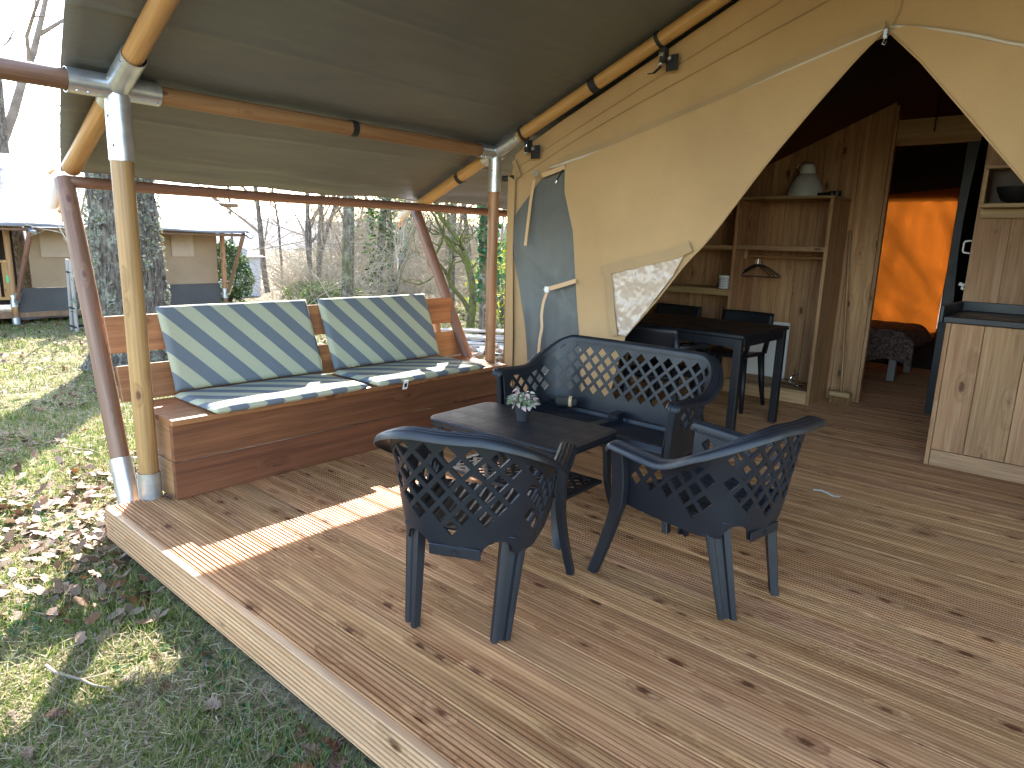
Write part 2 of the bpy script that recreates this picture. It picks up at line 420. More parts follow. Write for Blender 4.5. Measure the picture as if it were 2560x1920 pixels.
M['mossbark'] = bark('mossy_bark', (.05, .04, .03), (.17, .13, .09), (.16, .17, .04), .7, moss=.9)
M['twig'] = noisy('bare_twigs', [(.3, (.15, .115, .085)), (.7, (.30, .24, .18))], 3, 3, .85, 0, rnd=.15)
M['paletwig'] = noisy('pale_brush', [(.3, (.22, .18, .12)), (.7, (.46, .39, .28))], .8, 4, .85, 0)
M['leafcol'] = attr_mat('leaf_colours', .55, .3, .3)
M['grasscol'] = attr_mat('grass_colours', .6, .2, .35)
M['deadleaf'] = attr_mat('dead_leaf_colours', .6, .3, .2)

# ================================================================== GROUND AND HILLS
def gz(x, y):
    r = math.hypot(-x if x < 0 else max(0, x-5), -y if y < 0 else max(0, y-7.4))
    z = -.2 - .026*max(0, min(r, 14)-1.2)
    if r > 14: z -= .055*(min(r, 60)-14)
    if r > 60: z -= .03*(min(r, 160)-60)
    if r > 1.0: z += .05*nz(x*.35, y*.35, 3)*min(1, (r-1)/3) + .015*nz(x*1.3, y*1.3, 8)*min(1, (r-1)/2)
    return z
gm = mat('ground_cover', .95, spec=.1); t = NT(gm); co = t.n('TexCoord').outputs['Object']
n1 = t.noise(co, .9, 6, .6, .4); n2 = t.noise(co, 14, 5, .65); n3 = t.noise(co, 60, 4, .6)
c = t.ramp(n1, [(.34, (.13, .155, .04)), (.48, (.18, .175, .07)), (.62, (.22, .17, .10))])
c = t.mix(t.ramp(n2, [(.45, 0.0), (.62, .8)]), c, (.27, .22, .13))
c = t.mix(t.ramp(n3, [(.5, 0.0), (.7, .6)]), c, (.06, .05, .03))
far = t.n('VectorMath', _operation='LENGTH', i0=co).outputs['Value']       # woodland floor begins beyond the mown ground
c = t.mix(t.ramp(t.math('DIVIDE', t.math('ADD', far, t.math('MULTIPLY', n1, 6.0)), 40.0), [(.42, 0.0), (.56, 1.0)]), c, t.ramp(n2, [(.35, (.085, .066, .045)), (.65, (.15, .12, .08))]))
t.put(t.b.inputs['Base Color'], c); t.put(t.b.inputs['Normal'], t.bump(t.math('ADD', n2, n3), .8, .03))
xs = sorted(set([round(x, 3) for x in np.linspace(-16, 8, 97)] + [-22, -30, -40, -55, -75, -100, -140, -200, -300, -450, -700, 12, 20, 40, 90, 200, 500]))
ys = sorted(set([round(y, 3) for y in np.linspace(-8, 14, 89)] + [18, 24, 32, 42, 55, 75, 100, 140, 200, 300, 450, 700, -12, -20, -40, -90, -200, -500]))
mb = MB(); nx, ny = len(xs), len(ys)
mb.v = [(x, y, gz(x, y)) for y in ys for x in xs]
mb.f = [(j*nx+i, j*nx+i+1, (j+1)*nx+i+1, (j+1)*nx+i) for j in range(ny-1) for i in range(nx-1)]; mb.mi = [0]*len(mb.f)
ground = struct('ground', mb, gm, smooth=True)
# far wooded ridge beyond the valley
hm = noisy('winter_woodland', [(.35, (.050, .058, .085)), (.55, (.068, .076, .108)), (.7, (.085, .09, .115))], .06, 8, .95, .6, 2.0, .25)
mb = MB()
def hill(u, v):
    a = math.radians(95+u*110); R = 330+v*420
    h = -8 + (1-(1-min(1, v*1.7))**2)*(21+5*nz(u*9, 1)+2.5*nz(u*31, 4)) + (1.0*nz(u*160, v*30, 2) if v > .2 else 0)
    return (CX+math.cos(a)*R, CY+math.sin(a)*R, h)
mb.grid(hill, 220, 26); struct('hills', mb, hm, smooth=True)

# ================================================================== DECK
YF = -.2028
deck = thing('wooden_deck', 'ribbed softwood terrace deck carrying the black seats and the long bench', 'deck', (2.45, 3.5, -.2))
DX0, DX1 = .003, 4.85
def board_mesh(L, wdt, thk, ngr, grooved=True):
    prof = [(0, -thk), (0, -.003), (.002, 0)]; gi = []
    if grooved:
        p = wdt/ngr
        for k in range(ngr):
            c0 = p*(k+.5)
            gi.append(len(prof)+1); prof += [(c0-.0040, 0), (c0-.0032, -.008), (c0+.0032, -.008), (c0+.0040, 0)]
    prof += [(wdt-.002, 0), (wdt, -.003), (wdt, -thk)]
    mb = MB(); nseg = 1
    n = len(prof)
    for x in (0, L):
        mb.v += [(x, a, b) for a, b in prof]
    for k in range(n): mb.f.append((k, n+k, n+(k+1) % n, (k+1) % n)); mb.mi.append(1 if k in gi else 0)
    mb.f += [tuple(range(n)), tuple(range(2*n-1, n-1, -1))]; mb.mi += [0, 0]
    return mb
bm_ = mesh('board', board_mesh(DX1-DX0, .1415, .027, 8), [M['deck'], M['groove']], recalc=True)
y = YF+.029; k = 0
while y < 7.5:
    link('board', bm_, deck, loc=(DX0, y, 0)); y += .149; k += 1
# fascia: a board on edge, grooves outward
b2 = board_mesh(DX1-DX0+.02, .146, .026, 8)
mb = MB(); mb.add([(DX0-.003+p[0], YF-p[2], -.147+p[1]) for p in b2.v], b2.f); mb.mi = list(b2.mi)
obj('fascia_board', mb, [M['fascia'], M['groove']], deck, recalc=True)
mb = MB(); mb.box(.0, .028, YF+.03, 7.3, -.175, -.031, .002); obj('side_joist', mb, M['fascia'], deck)
for xj in (1.2, 2.4, 3.6, 4.8):
    mb = MB(); mb.box(xj, xj+.045, YF+.04, 7.3, -.175, -.032, .002); obj('joist', mb, M['fascia'], deck)

# ================================================================== TENT FRAME, ROOF
L_, HP, SL = 2.374, 1.846, .431
tent = thing('safari_tent', 'tan canvas safari tent on round timber poles with an olive awning roof over the deck', 'tent', (2.4, 2.5, 0))
XR = 2.4
rz = lambda x: HP + SL*(x if x <= XR else 2*XR-x)
# posts
fp = pole('corner_post', (0, 0, -.02), (0, .0, HP-.02), .045, M['pineZ'], tent, wob=.004, seed=3)
bp = pole('corner_post', (0, L_, -.02), (0, L_, HP-.02), .0375, M['pineZ'], tent, wob=.003, seed=5)
for y in (0, L_): pole('corner_post', (2*XR, y, -.02), (2*XR, y, HP-.02), .042, M['pineZ'], tent)
# rafters, ridge and purlins
for y, xe in ((0, -.69), (L_, -.80)):
    pole('rafter', (xe, y, rz(xe)), (XR-.03, y, rz(XR-.03)), .043 if y == 0 else .040, M['rafter'], tent, wob=.003, seed=int(y*10)+2)
    pole('rafter', (2*XR-xe, y, rz(xe)), (XR+.03, y, rz(XR-.03)), .041, M['rafter'], tent)
pole('purlin', (0, -.62, HP), (0, -.07, HP), .042, M['stained'], tent, seed=8)
pole('purlin', (0, .07, HP), (0, L_-.08, HP), .040, M['purlin'], tent, wob=.003, seed=9)
pole('purlin', (2*XR, -.3, HP), (2*XR, L_, HP), .040, M['stained'], tent)
pole('ridge_pole', (XR, -.5, rz(XR)), (XR, 7.2, rz(XR)), .045, M['stained'], tent)
pole('eave_pole', (-.70, -.015, 1.487), (-.70, 3.6, 1.483), .029, M['stained'], tent, wob=.006, seed=12)
# slanting props under the eaves
pole('eave_prop', (-.175, -.03, -.18), (-.715, -.03, 1.50), .045, M['stained'], tent, r1=.043, wob=.004, seed=15)
pole('eave_prop', (-.03, L_, .02), (-.83, L_, 1.47), .040, M['stained'], tent, wob=.003, seed=17)
band('prop_sleeve', (-.155, -.03, -.24), (-.278, -.03, .135), .051, M['steel'], tent)
# steel connectors with welded arms and screws
def connector(y, r, parts, screws):
    for i, (a, b, rr) in enumerate(parts): band('pipe_sleeve', a, b, rr, M['steel'], tent)
    for s_ in screws:
        mb = MB(); mb.lathe([(0.0001, .004), (.004, .004), (.006, .0)], 8, (0, 0, 0)); obj('screw', mb, M['chrome'], tent, loc=s_[0], rot=Vector(s_[1]).to_track_quat('Z', 'Y'))
cs = 1/math.hypot(1, SL)
dv = Vector((cs, 0, SL*cs))
for y, r in ((0, .052), (L_, .046)):
    J = Vector((0, y, HP))
    pt = [(J-Vector((0, 0, .30 if y == 0 else .26)), J-Vector((0, 0, .02)), (.051 if y == 0 else .044)), (J-dv*.11, J+dv*.24, r-.001)]
    pt.append((J-Vector((0, .19 if y == 0 else 0, 0)), J+Vector((0, .17 if y == 0 else -.16, 0)), r-.002))
    if y: pt[-1] = (J-Vector((0, .16, 0)), J+Vector((0, .06, 0)), r-.002)
    rr = r
    scr = [((J.x+.015, y-rr*.98, HP-.12), (0, -1, 0)), ((.03, y-rr*.85, HP-.24), (.5, -.85, 0)), (J+dv*.2+Vector((.02, -rr*.9, -.01)), (0, -1, -.3)), (J+dv*.06+Vector((.0, -rr*.98, .0)), (0, -1, 0)),
           (J+Vector((rr*.6, -.12, -rr*.8)), (.6, 0, -.8)), (J+Vector((rr*.6, -.16, -rr*.8)), (.6, 0, -.8)), (J+Vector((rr*.6, .15 if y == 0 else -.03, -rr*.8)), (.6, 0, -.8))]
    connector(y, rr, pt, scr)
band('foot_sleeve', (0, 0, -.03), (0, 0, .125), .052, M['steel'], tent)
band('foot_sleeve', (0, L_, 0), (0, L_, .10), .044, M['steel'], tent)
# black webbing ties round the poles
def tie(y, x, r, w=.035):
    c = Vector((x, y, rz(x))); band('tie_strap', c-dv*w/2, c+dv*w/2, r+.003, M['strap'], tent)
tie(L_, -.345, .0405); tie(L_, .80, .0405, .05); tie(L_, .25, .0465, .022); tie(L_, 1.22, .0405, .022)
band('tie_strap', (0, 1.185, HP), (0, 1.225, HP), .0435, M['strap'], tent)
for x in (.27, 1.24):     # buckle, plate and bolt hanging under the rafter
    z = rz(x)-.05
    mb = MB(); mb.box(x-.012, x+.02, L_+.0, L_+.05, z-.075, z-.0, .003); mb.box(x+.0, x+.075, L_+.058, L_+.062, z-.115, z-.03, .001)
    bk = obj('hanger_plate', mb, M['strap'], tent)
    mb = MB(); mb.tube([(x-.04, L_+.05, z-.075), (x+.035, L_+.05, z-.045)], .013, 12); obj('steel_bar', mb, M['steel'], bk)
    mb = MB(); mb.box(x-.014, x+.016, L_-.008, L_+.002, z-.045, z-.028, .002); obj('buckle', mb, M['chrome'], bk)
mb = MB(); mb.tube([(1.13, L_+.06, rz(1.13)-.115), (1.17, L_+.05, rz(1.17)-.135), (1.205, L_+.05, rz(1.2)-.125), (1.235, L_+.055, rz(1.23)-.095)], .012, 6, flat=.2); obj('strap_tail', mb, M['strap'], tent)

# roof sheet: olive underside, pale outside
def roof_y0(x):
    a = x if x <= XR else 2*XR-x
    return -.20-.20*a if a > 0 else -.20-.235*a
def roof_pt(x, y, off):
    sag = -.012*abs(math.sin((y-.0)/L_*math.pi))*(1 if 0 < y < L_ else .3)
    z = rz(x)+.058+off
    rip = .008*nz(x*3.1, y*.9, 2)+.004*nz(x*9+2*nz(y, x), y*1.6, 6)+.0018*nz(x*22, y*5, 9)
    edge = max(0, (-.45-x)/.4) if x < 0 else 0
    rip += edge*.008*math.sin(y*7+2*nz(y*2, 4))
    for xs_, wd in ((-.29, .012), (.35, .010), (.727, .010), (1.35, .01), (1.9, .01)):
        rip += -.009*math.exp(-((x-xs_-.014*nz(y*1.5, xs_*7))/(wd*1.3))**2)*(.6+.6*nz(y*1.1, xs_*3, 5))
    return (x, y, z+sag*(0.4 if abs(x) > .05 else .0)+rip)
mb = MB(); XE = -.838
xsn = np.r_[np.linspace(XE, 1.2, 210), np.linspace(1.22, 2*XR-XE, 90)]
ysn = np.linspace(0, 1, 120)
def sheet_roof(off, flip):
    nu, nv = len(xsn), len(ysn)
    vs = [roof_pt(x, roof_y0(x)+(7.5-roof_y0(x))*v, off) for v in ysn for x in xsn]
    fs = []
    for j in range(nv-1):
        for i in range(nu-1):
            a = j*nu+i; q = (a, a+1, a+nu+1, a+nu); fs.append(q[::-1] if flip else q)
    return vs, fs
va, fa = sheet_roof(0, True); vb, fb = sheet_roof(.004, False)
mb.add(va, fa, 0); mb.add(vb, fb, 1)
nu = len(xsn); nv = len(ysn); nb = len(va)
rim = [i for i in range(nu)] + [j*nu+nu-1 for j in range(1, nv)] + [(nv-1)*nu+i for i in range(nu-2, -1, -1)] + [j*nu for j in range(nv-2, 0, -1)]
for a, b in zip(rim, rim[1:]+rim[:1]): mb.f.append((a, b, b+nb, a+nb)); mb.mi.append(0)
roof = obj('roof_canvas', mb, [M['roof'], M['rooftop']], tent, smooth=True)
mb = MB(); mb.tube([roof_pt(XE, y, .002) for y in np.linspace(-.0, 7.4, 120)], .006, 6); obj('eave_hem', mb, M['roof'], roof)
# eave brackets at the lower rafter ends, with clips
for y, xe in ((0, -.69), (L_, -.80)):
    p = Vector((-.765, y-.045, 1.535)) if y == 0 else Vector((-.855, y-.01, 1.515)); d2 = (Vector((-.30, -.12, -.62)) if y == 0 else Vector((-.75, -.05, -.36))).normalized()
    br = MB(); path = []
    for q in np.linspace(0, .17, 8):
        o = p+d2*q; path.append((o, Vector((0, 1, 0)), Vector((.7, 0, -.7))))
    sec = [(.04*math.cos(a), .04*math.sin(a)-.02) for a in np.linspace(math.pi*1.05, math.pi*1.95, 9)]+[(.036*math.cos(a), .036*math.sin(a)-.02) for a in np.linspace(math.pi*1.95, math.pi*1.05, 9)]
    br.sweep(path, [(a, -b) for a, b in sec]); e = obj('eave_bracket', br, M['white'], tent, smooth=True, autos=40, recalc=True)
    o = p+d2*.15
    mb = MB(); mb.box(o.x-.03, o.x-.012, y-.03, y+.02, o.z-.075, o.z+.01, .004); mb.tube([(o.x-.035, y-.01, o.z-.06), (o.x-.028, y-.012, o.z-.115), (o.x-.0, y-.012, o.z-.095), (o.x+.02, y-.01, o.z-.08)], .007, 6, flat=.5)
    obj('strap_clip', mb, M['webbing'], e)
    mb = MB(); mb.tube([(p.x-.08, y-.03, p.z+.01), (p.x-.12, y-.04, p.z-.005), (p.x-.10, y-.05, p.z-.03)], .010, 6, flat=.4); obj('strap_end', mb, M['webbing'], e)
    mb = MB(); mb.lathe([(.0001, 0), (.009, 0), (.009, .006), (.0001, .006)], 10); obj('ring', mb, M['chrome'], e, loc=(o.x+.0, y-.035, o.z-.06), rot=Vector((0, -1, 0)).to_track_quat('Z', 'Y'))

# ------------------------------------------------------------------ canvas front of the tent (plane y about 2.47)
def cloth(name, Lc, Rc, yb, m, parent=tent, nu=40, nv=60, amp=.006, fx=3.0, fz=1.5, seed=0, ybulge=0.0, smooth=True, sl=False, pleat=0.0):
    A = smooth_pl(Lc, nv) if sl else resample(Lc, nv); B = smooth_pl(Rc, nv) if sl else resample(Rc, nv)
    def fn(u, v):
        j = min(nv-1, int(round(v*(nv-1)))); p = A[j]*(1-u)+B[j]*u
        yy = yb - ybulge*math.sin(math.pi*u)*math.sin(math.pi*v) + amp*nz(p[0]*fx, p[1]*fz, seed)+amp*.4*nz(p[0]*fx*3, p[1]*fz*3, seed+9)
        if pleat: yy += pleat*math.sin(p[0]*55+2.5*nz(p[0]*2, p[1]*.8, seed))*v
        return (p[0], yy, p[1])
    mb = MB(); mb.grid(fn, nu, nv); return obj(name, mb, m, parent, smooth=smooth)
def tape(name, pts, w, yb, m, parent, th=.002, dirv=None):
    # flat band following (x,z) points, its width square to the run
    P = smooth_pl(pts, max(6, len(pts)*8)); mb = MB(); path = []
    for i, p in enumerate(P):
        tn = P[min(i+1, len(P)-1)]-P[max(i-1, 0)]; tn = tn/np.linalg.norm(tn)
        yy = yb[0]+(yb[1]-yb[0])*i/(len(P)-1) if hasattr(yb, '__len__') else yb
        path.append(((p[0], yy, p[1]), (-tn[1], 0, tn[0]), (0, 1, 0)))
    mb.sweep(path, [(-w/2, -th/2), (w/2, -th/2), (w/2, th/2), (-w/2, th/2)]); return obj(name, mb, m, parent, smooth=True, autos=40)
FY = 2.47
pip = [(.417, 1.736), (.555, 1.762), (1.0, 1.865), (1.566, 2.023), (1.92, 2.136), (2.349, 2.257)]
# upper front between the sloping edge and the welt
up_c = cloth('gable_canvas', [(.055, 1.70), (.09, 1.84), (.162, 1.879), (.487, 2.03), (1.615, 2.522), (2.37, 2.83)], [(.055, 1.45), (.12, 1.60), (.417, 1.72), (1.0, 1.85), (1.60, 2.01), (2.37, 2.24)], FY+.012, M['tan'], nu=26, nv=90, amp=.008, seed=1)
cloth('gable_canvas', [(2.3702, 2.83), (3.1, 2.50), (4.745, 1.80)], [(2.3702, 2.255), (2.72, 2.16), (2.95, 2.06), (3.6, 1.95), (4.745, 1.50)], FY+.012, M['tan'], nu=20, nv=60, amp=.008, seed=2)
tape('seam', [(.111, 1.681), (.848, 1.999), (2.07, 2.436), (2.36, 2.545)], .006, FY+.002, M['tan_dark'], up_c)
tape('seam', [(.10, 1.745), (.86, 2.075), (1.9, 2.50), (2.36, 2.68)], .004, FY+.003, M['tan_dark'], up_c)
tape('hem_tape', [(.49, 1.772), (.552, 1.787), (1.0, 1.893), (1.562, 2.045), (1.915, 2.160), (2.345, 2.278)], .042, FY-.012, M['tan_dark'], up_c)
mb = MB(); P = smooth_pl(pip, 60); mb.tube([(p[0], FY-.018, p[1]) for p in P], .0095, 8); obj('welt_piping', mb, M['piping'], up_c, smooth=True)
mb = MB(); P = smooth_pl([(2.371, 2.265), (2.512, 2.233), (2.726, 2.166), (2.883, 2.107), (3.3, 1.99), (4.7, 1.55)], 60); mb.tube([(p[0], FY-.016, p[1]) for p in P], .0095, 8); obj('welt_piping', mb, M['piping'], up_c, smooth=True)
tape('seam', [(2.396, 2.60), (2.395, 2.375), (2.392, 2.33), (2.372, 2.28)], .005, FY-.004, M['tan_dark'], up_c)
# front corner column and strip of wall left of the door
colm = cloth('corner_canvas', [(.056, 1.70), (.06, 1.2), (.068, .58), (.075, .0)], [(.123, 1.67), (.118, 1.213), (.143, .59), (.15, .0)], FY-.022, M['tan'], nu=8, nv=40, amp=.004, seed=3)
mb = MB(); mb.tube([(.121, FY-.02, 1.66), (.117, FY-.02, 1.213), (.142, FY-.02, .59), (.15, FY-.02, .0)], .004, 6); obj('seam', mb, M['tan_dark'], colm)
cloth('side_canvas', [(.056, 1.70), (.075, .0)], [(.056, 1.66), (.075, .0)], FY-.02, M['tan'], nu=2, nv=20)
wl = cloth('front_wall_canvas', [(.10, 1.66), (.10, 1.2), (.13, .6), (.14, .0)], [(.60, 1.75), (.62, 1.2), (.75, .6), (.80, .0)], FY+.006, M['tan'], nu=24, nv=40, amp=.007, seed=4)
mb = MB(); mb.grid(lambda u, v: (.056, FY-.02+u*5.0, 1.72*(1-v)+.0), 12, 12); obj('side_wall_canvas', mb, M['tan'], tent)
mb = MB(); mb.grid(lambda u, v: (4.745, FY-.02+u*5.0, 1.8*(1-v)), 12, 12); obj('side_wall_canvas', mb, M['tan'], tent)
# grey coated sheet of the folded back door skirt
grey = cloth('grey_flap', [(.50, 1.735), (.365, 1.676), (.279, 1.586), (.099, 1.401), (.071, 1.329), (.107, 1.195), (.191, .946), (.267, .604), (.30, .25), (.31, .02)],
             [(.60, 1.765), (.62, 1.70), (.64, 1.575), (.70, 1.337), (.74, 1.021), (.79, .659), (.82, .3), (.83, .02)], FY-.020, M['greypvc'], nu=40, nv=80, amp=.009, fx=6, fz=2.5, seed=5, sl=True, pleat=.004)
# the big tan door leaf, drawn aside
door = cloth('door_leaf', [(.575, 1.745), (.574, 1.705), (.576, 1.575), (.654, 1.337), (.695, 1.021), (.754, .659), (.79, .3), (.81, .02)],
             [(2.362, 2.248), (2.216, 2.098), (1.898, 1.714), (1.612, 1.322), (1.468, 1.16), (1.30, .94), (1.10, .70), (1.02, .36), (1.0, .02)], FY-.052, M['tan'], nu=90, nv=110, amp=.012, fx=2.0, fz=1.6, seed=6)
# crisp folded edge line of the door
mb = MB(); E2 = smooth_pl([(2.362, 2.248), (2.216, 2.098), (1.898, 1.714), (1.612, 1.322), (1.468, 1.16), (1.30, .94), (1.10, .70)], 60)
mb.tube([(p[0], FY-.055, p[1]) for p in E2], .006, 6); obj('door_hem', mb, M['tan'], door, smooth=True)
# window of clear vinyl in the door with its tape border
vin = cloth('clear_window', [(.985, 1.075), (1.0, .97), (1.022, .863), (1.06, .71)], [(1.46, 1.205), (1.40, 1.09), (1.305, .955), (1.115, .705)], FY-.070, M['vinyl'], nu=60, nv=50, amp=.010, fx=14, fz=12, seed=11)
tape('window_tape', [(.915, 1.092), (1.2, 1.165), (1.40, 1.215), (1.50, 1.262)], .062, FY-.076, M['tan_dark'], door)
tape('window_tape', [(.962, 1.075), (.985, .97), (1.0, .863), (1.035, .70)], .05, FY-.078, M['tan_dark'], door)
# right hand leaf
dr = cloth('door_leaf', [(2.366, 2.244), (2.52, 2.09), (2.972, 1.561), (3.35, 1.05), (3.6, .6), (3.62, .02)], [(2.45, 2.252), (2.9, 2.09), (3.6, 1.93), (4.6, 1.5), (4.6, .7), (4.6, .02)], FY-.040, M['tan'], nu=60, nv=90, amp=.010, seed=13)
mb = MB(); mb.tube([(2.366, FY-.044, 2.244), (2.52, FY-.044, 2.09), (2.972, FY-.044, 1.561), (3.35, FY-.044, 1.05)], .005, 6); obj('door_hem', mb, M['tan'], dr, smooth=True)
mb = MB(); mb.box(2.352, 2.374, FY-.062, FY-.052, 2.205, 2.25, .003); mb.tube([(2.363, FY-.06, 2.205), (2.355, FY-.063, 2.185), (2.366, FY-.063, 2.178), (2.372, FY-.06, 2.195)], .003, 6); obj('zip_slider', mb, M['chrome'], door)
# tie straps and buckles on the grey flap
tape('tie_strap', [(.392, 1.685), (.48, 1.706), (.577, 1.730)], .030, FY-.062, M['webbing'], tent)
tape('tie_strap', [(.318, 1.66), (.300, 1.546), (.286, 1.40), (.272, 1.231)], .024, (FY-.05, FY-.065), M['webbing'], tent)
tape('tie_strap', [(.497, .955), (.60, .985), (.712, 1.020)], .028, FY-.066, M['webbing'], tent)
tape('tie_strap', [(.478, .93), (.452, .86), (.440, .768), (.447, .69), (.433, .60), (.425, .45)], .022, (FY-.066, FY-.07), M['webbing'], tent)
for (x, z) in ((.478, .948), (.345, 1.70)):
    mb = MB(); mb.box(x-.018, x+.018, FY-.076, FY-.064, z-.02, z+.02, .004); mb.box(x-.02, x+.02, FY-.080, FY-.070, z-.003, z+.003, .001); obj('buckle', mb, M['pale_wood'] if z > 1 else M['white'], tent)
mb = MB(); mb.tube([(.565, FY-.065, 1.715), (.545, FY-.07, 1.68), (.525, FY-.07, 1.65)], .007, 6, flat=.5); zp = obj('zip_cord', mb, M['strap'], tent)
mb = MB(); mb.tube([(.525, FY-.07, 1.65), (.518, FY-.072, 1.632)], .005, 6); obj('zip_pull', mb, M['chrome'], zp)
mb = MB(); mb.tube([(.075, FY+.02, 1.685), (.005, FY-.02, 1.682)], [.022, .02], 12); obj('pole_plug', mb, M['plug'], tent)
tape('tie_strap', [(.095, 1.80), (.125, 1.745), (.15, 1.69)], .035, FY-.012, M['tan_dark'], tent)
# inner roof liner, back wall and bedroom liner
irz = lambda x: 1.80+.437*((x if x <= XR else 2*XR-x)-.056)-.02
mb = MB()
mb.grid(lambda u, v: (.056+u*(XR-.056), FY+.02+v*5.0, irz(.056+u*(XR-.056))), 20, 20, flip=True)
mb.grid(lambda u, v: (XR+u*(4.745-XR), FY+.02+v*5.0, irz(XR+u*(4.745-XR))), 20, 20, flip=True)
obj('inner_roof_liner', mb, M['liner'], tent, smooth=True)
mb = MB()
for x0, x1, z0, z1 in ((.056, .30, 0, 2.9), (1.94, 4.745, 0, 2.9), (.30, 1.94, 0, .46), (.30, 1.94, 1.85, 2.9)):   # rear window opening behind the curtain
    mb.grid(lambda u, v: (x0+u*(x1-x0), 7.46, z0+v*(z1-z0)), 8, 8)
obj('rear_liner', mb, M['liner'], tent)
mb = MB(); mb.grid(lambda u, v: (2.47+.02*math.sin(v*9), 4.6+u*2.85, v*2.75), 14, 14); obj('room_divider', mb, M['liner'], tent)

# ================================================================== BENCH AND CUSHIONS
bench = thing('storage_bench', 'long brown stained box bench with slatted backrest between the tent posts', 'bench', (0, 1.2, 0))
BY0, BY1 = .065, 2.345
for z0, z1 in ((.0008, .1845), (.1885, .372)):
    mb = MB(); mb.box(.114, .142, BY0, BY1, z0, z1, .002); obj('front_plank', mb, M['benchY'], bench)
    mb = MB(); mb.box(-.24, .1135, BY0, BY0+.028, z0, z1, .002); obj('end_plank', mb, M['benchX'], bench)
    mb = MB(); mb.box(-.24, .1135, BY1-.03, BY1-.002, z0, z1, .002); obj('end_plank', mb, M['benchX'], bench)
for x0, x1 in ((-.30, -.142), (-.139, .019), (.022, .18)):
    mb = MB(); mb.box(x0, x1, BY0-.012, BY1+.01, .3735, .400, .0025); obj('seat_plank', mb, M['benchX'] if False else M['backY'], bench)
for (xb_, zb_, xt_, zt_, y0, y1) in ((-.305, .408, -.352, .585, .015, 2.44), (-.372, .648, -.42, .83, .0, 2.375)):
    d = Vector((xt_-xb_, 0, zt_-zb_)); Lw = d.length; d.normalize(); nrm = Vector((d.z, 0, -d.x))
    Mx = Matrix(((nrm.x, 0, d.x, xb_), (0, 1, 0, 0), (nrm.z, 0, d.z, zb_), (0, 0, 0, 1)))
    mb = MB(); mb.box(-.028, 0, y0, y1, 0, Lw, .003, M=Mx); obj('back_plank', mb, M['backY'], bench)
for y in (.35, 1.12, 2.20):
    Mx = Matrix(((.966, 0, -.258, -.338), (0, 1, 0, y), (.258, 0, .966, .40), (0, 0, 0, 1)))
    mb = MB(); mb.box(-.045, 0, 0, .045, -.1, .40, .002, M=Mx); obj('back_support', mb, M['boardZ'], bench)

def pad(name, o, U, V, wu, wv, th, m, parent, seed):
    # a soft cushion slab: rounded edges, slight crown and dimples
    o = Vector(o); U = Vector(U).normalized(); V = Vector(V).normalized(); Nn = U.cross(V)
    nu, nv = 48, 34; mb = MB()
    def prof(s, w, r=.018):
        return 1.0
    def fn(sgn):
        def f(u, v):
            a = u*wu; b = v*wv
            e = min(a, wu-a, b, wv-b); k = math.sqrt(max(0, 1-(1-min(1, e/.022))**2))
            h = th/2*(.12+.88*k) + .006*math.sin(math.pi*u)*math.sin(math.pi*v)+.004*nz(a*4, b*4, seed)
            cr_ = .012; ia = min(a, wu-a); ib = min(b, wv-b)
            p = o+U*(a+.003*nz(b*3, seed, 3))+V*(b+.003*nz(a*3, seed, 7))
            return p+Nn*(sgn*h)
        return f
    mb.grid(fn(1), nu, nv); n0 = nu*nv; mb.grid(fn(-1), nu, nv, flip=True)
    ring = [i for i in range(nu)]+[j*nu+nu-1 for j in range(1, nv)]+[(nv-1)*nu+i for i in range(nu-2, -1, -1)]+[j*nu for j in range(nv-2, 0, -1)]
    for a, b in zip(ring, ring[1:]+ring[:1]): mb.f.append((b, a, a+n0, b+n0)); mb.mi.append(0)
    return obj(name, mb, m, parent, smooth=True, recalc=True)
for k, (y0, y1, yt0, lab) in enumerate(((.235, 1.135, .265, 'blue and green striped folding seat cushion beside the front corner post'), (1.195, 2.10, 1.21, 'blue and green striped folding seat cushion with a white care tag, beside the tent wall'))):
    cu = thing('bench_cushion', lab, 'cushion', (0, (y0+y1)/2, .40), group='striped cushions on the bench')
    pad('seat_pad', (-.235, y0, .4195), (1, 0, 0), (0, 1, 0), .455, y1-y0, .036, M['stripe_seat'], cu, 3+k)
    d = Vector((-.175, 0, .43))
    pad('back_pad', (-.232, y0+.01, .4425), (0, 1, 0), d, y1-y0-.02, .458, .040, M['stripe_back'], cu, 8+k)
    if k == 1:
        mb = MB(); Mx = Matrix.Translation((.223, y0+.20, .392)) @ Matrix.Rotation(.25, 4, 'Y')
        mb.box(-.001, .001, -.018, .018, -.028, .028, .0003, M=Mx); ct = obj('care_tag', mb, M['tagwhite'], cu)
        mb = MB(); mb.box(.0012, .0016, -.010, .010, -.014, .012, .0001, M=Mx); obj('print', mb, M['strap'], ct)

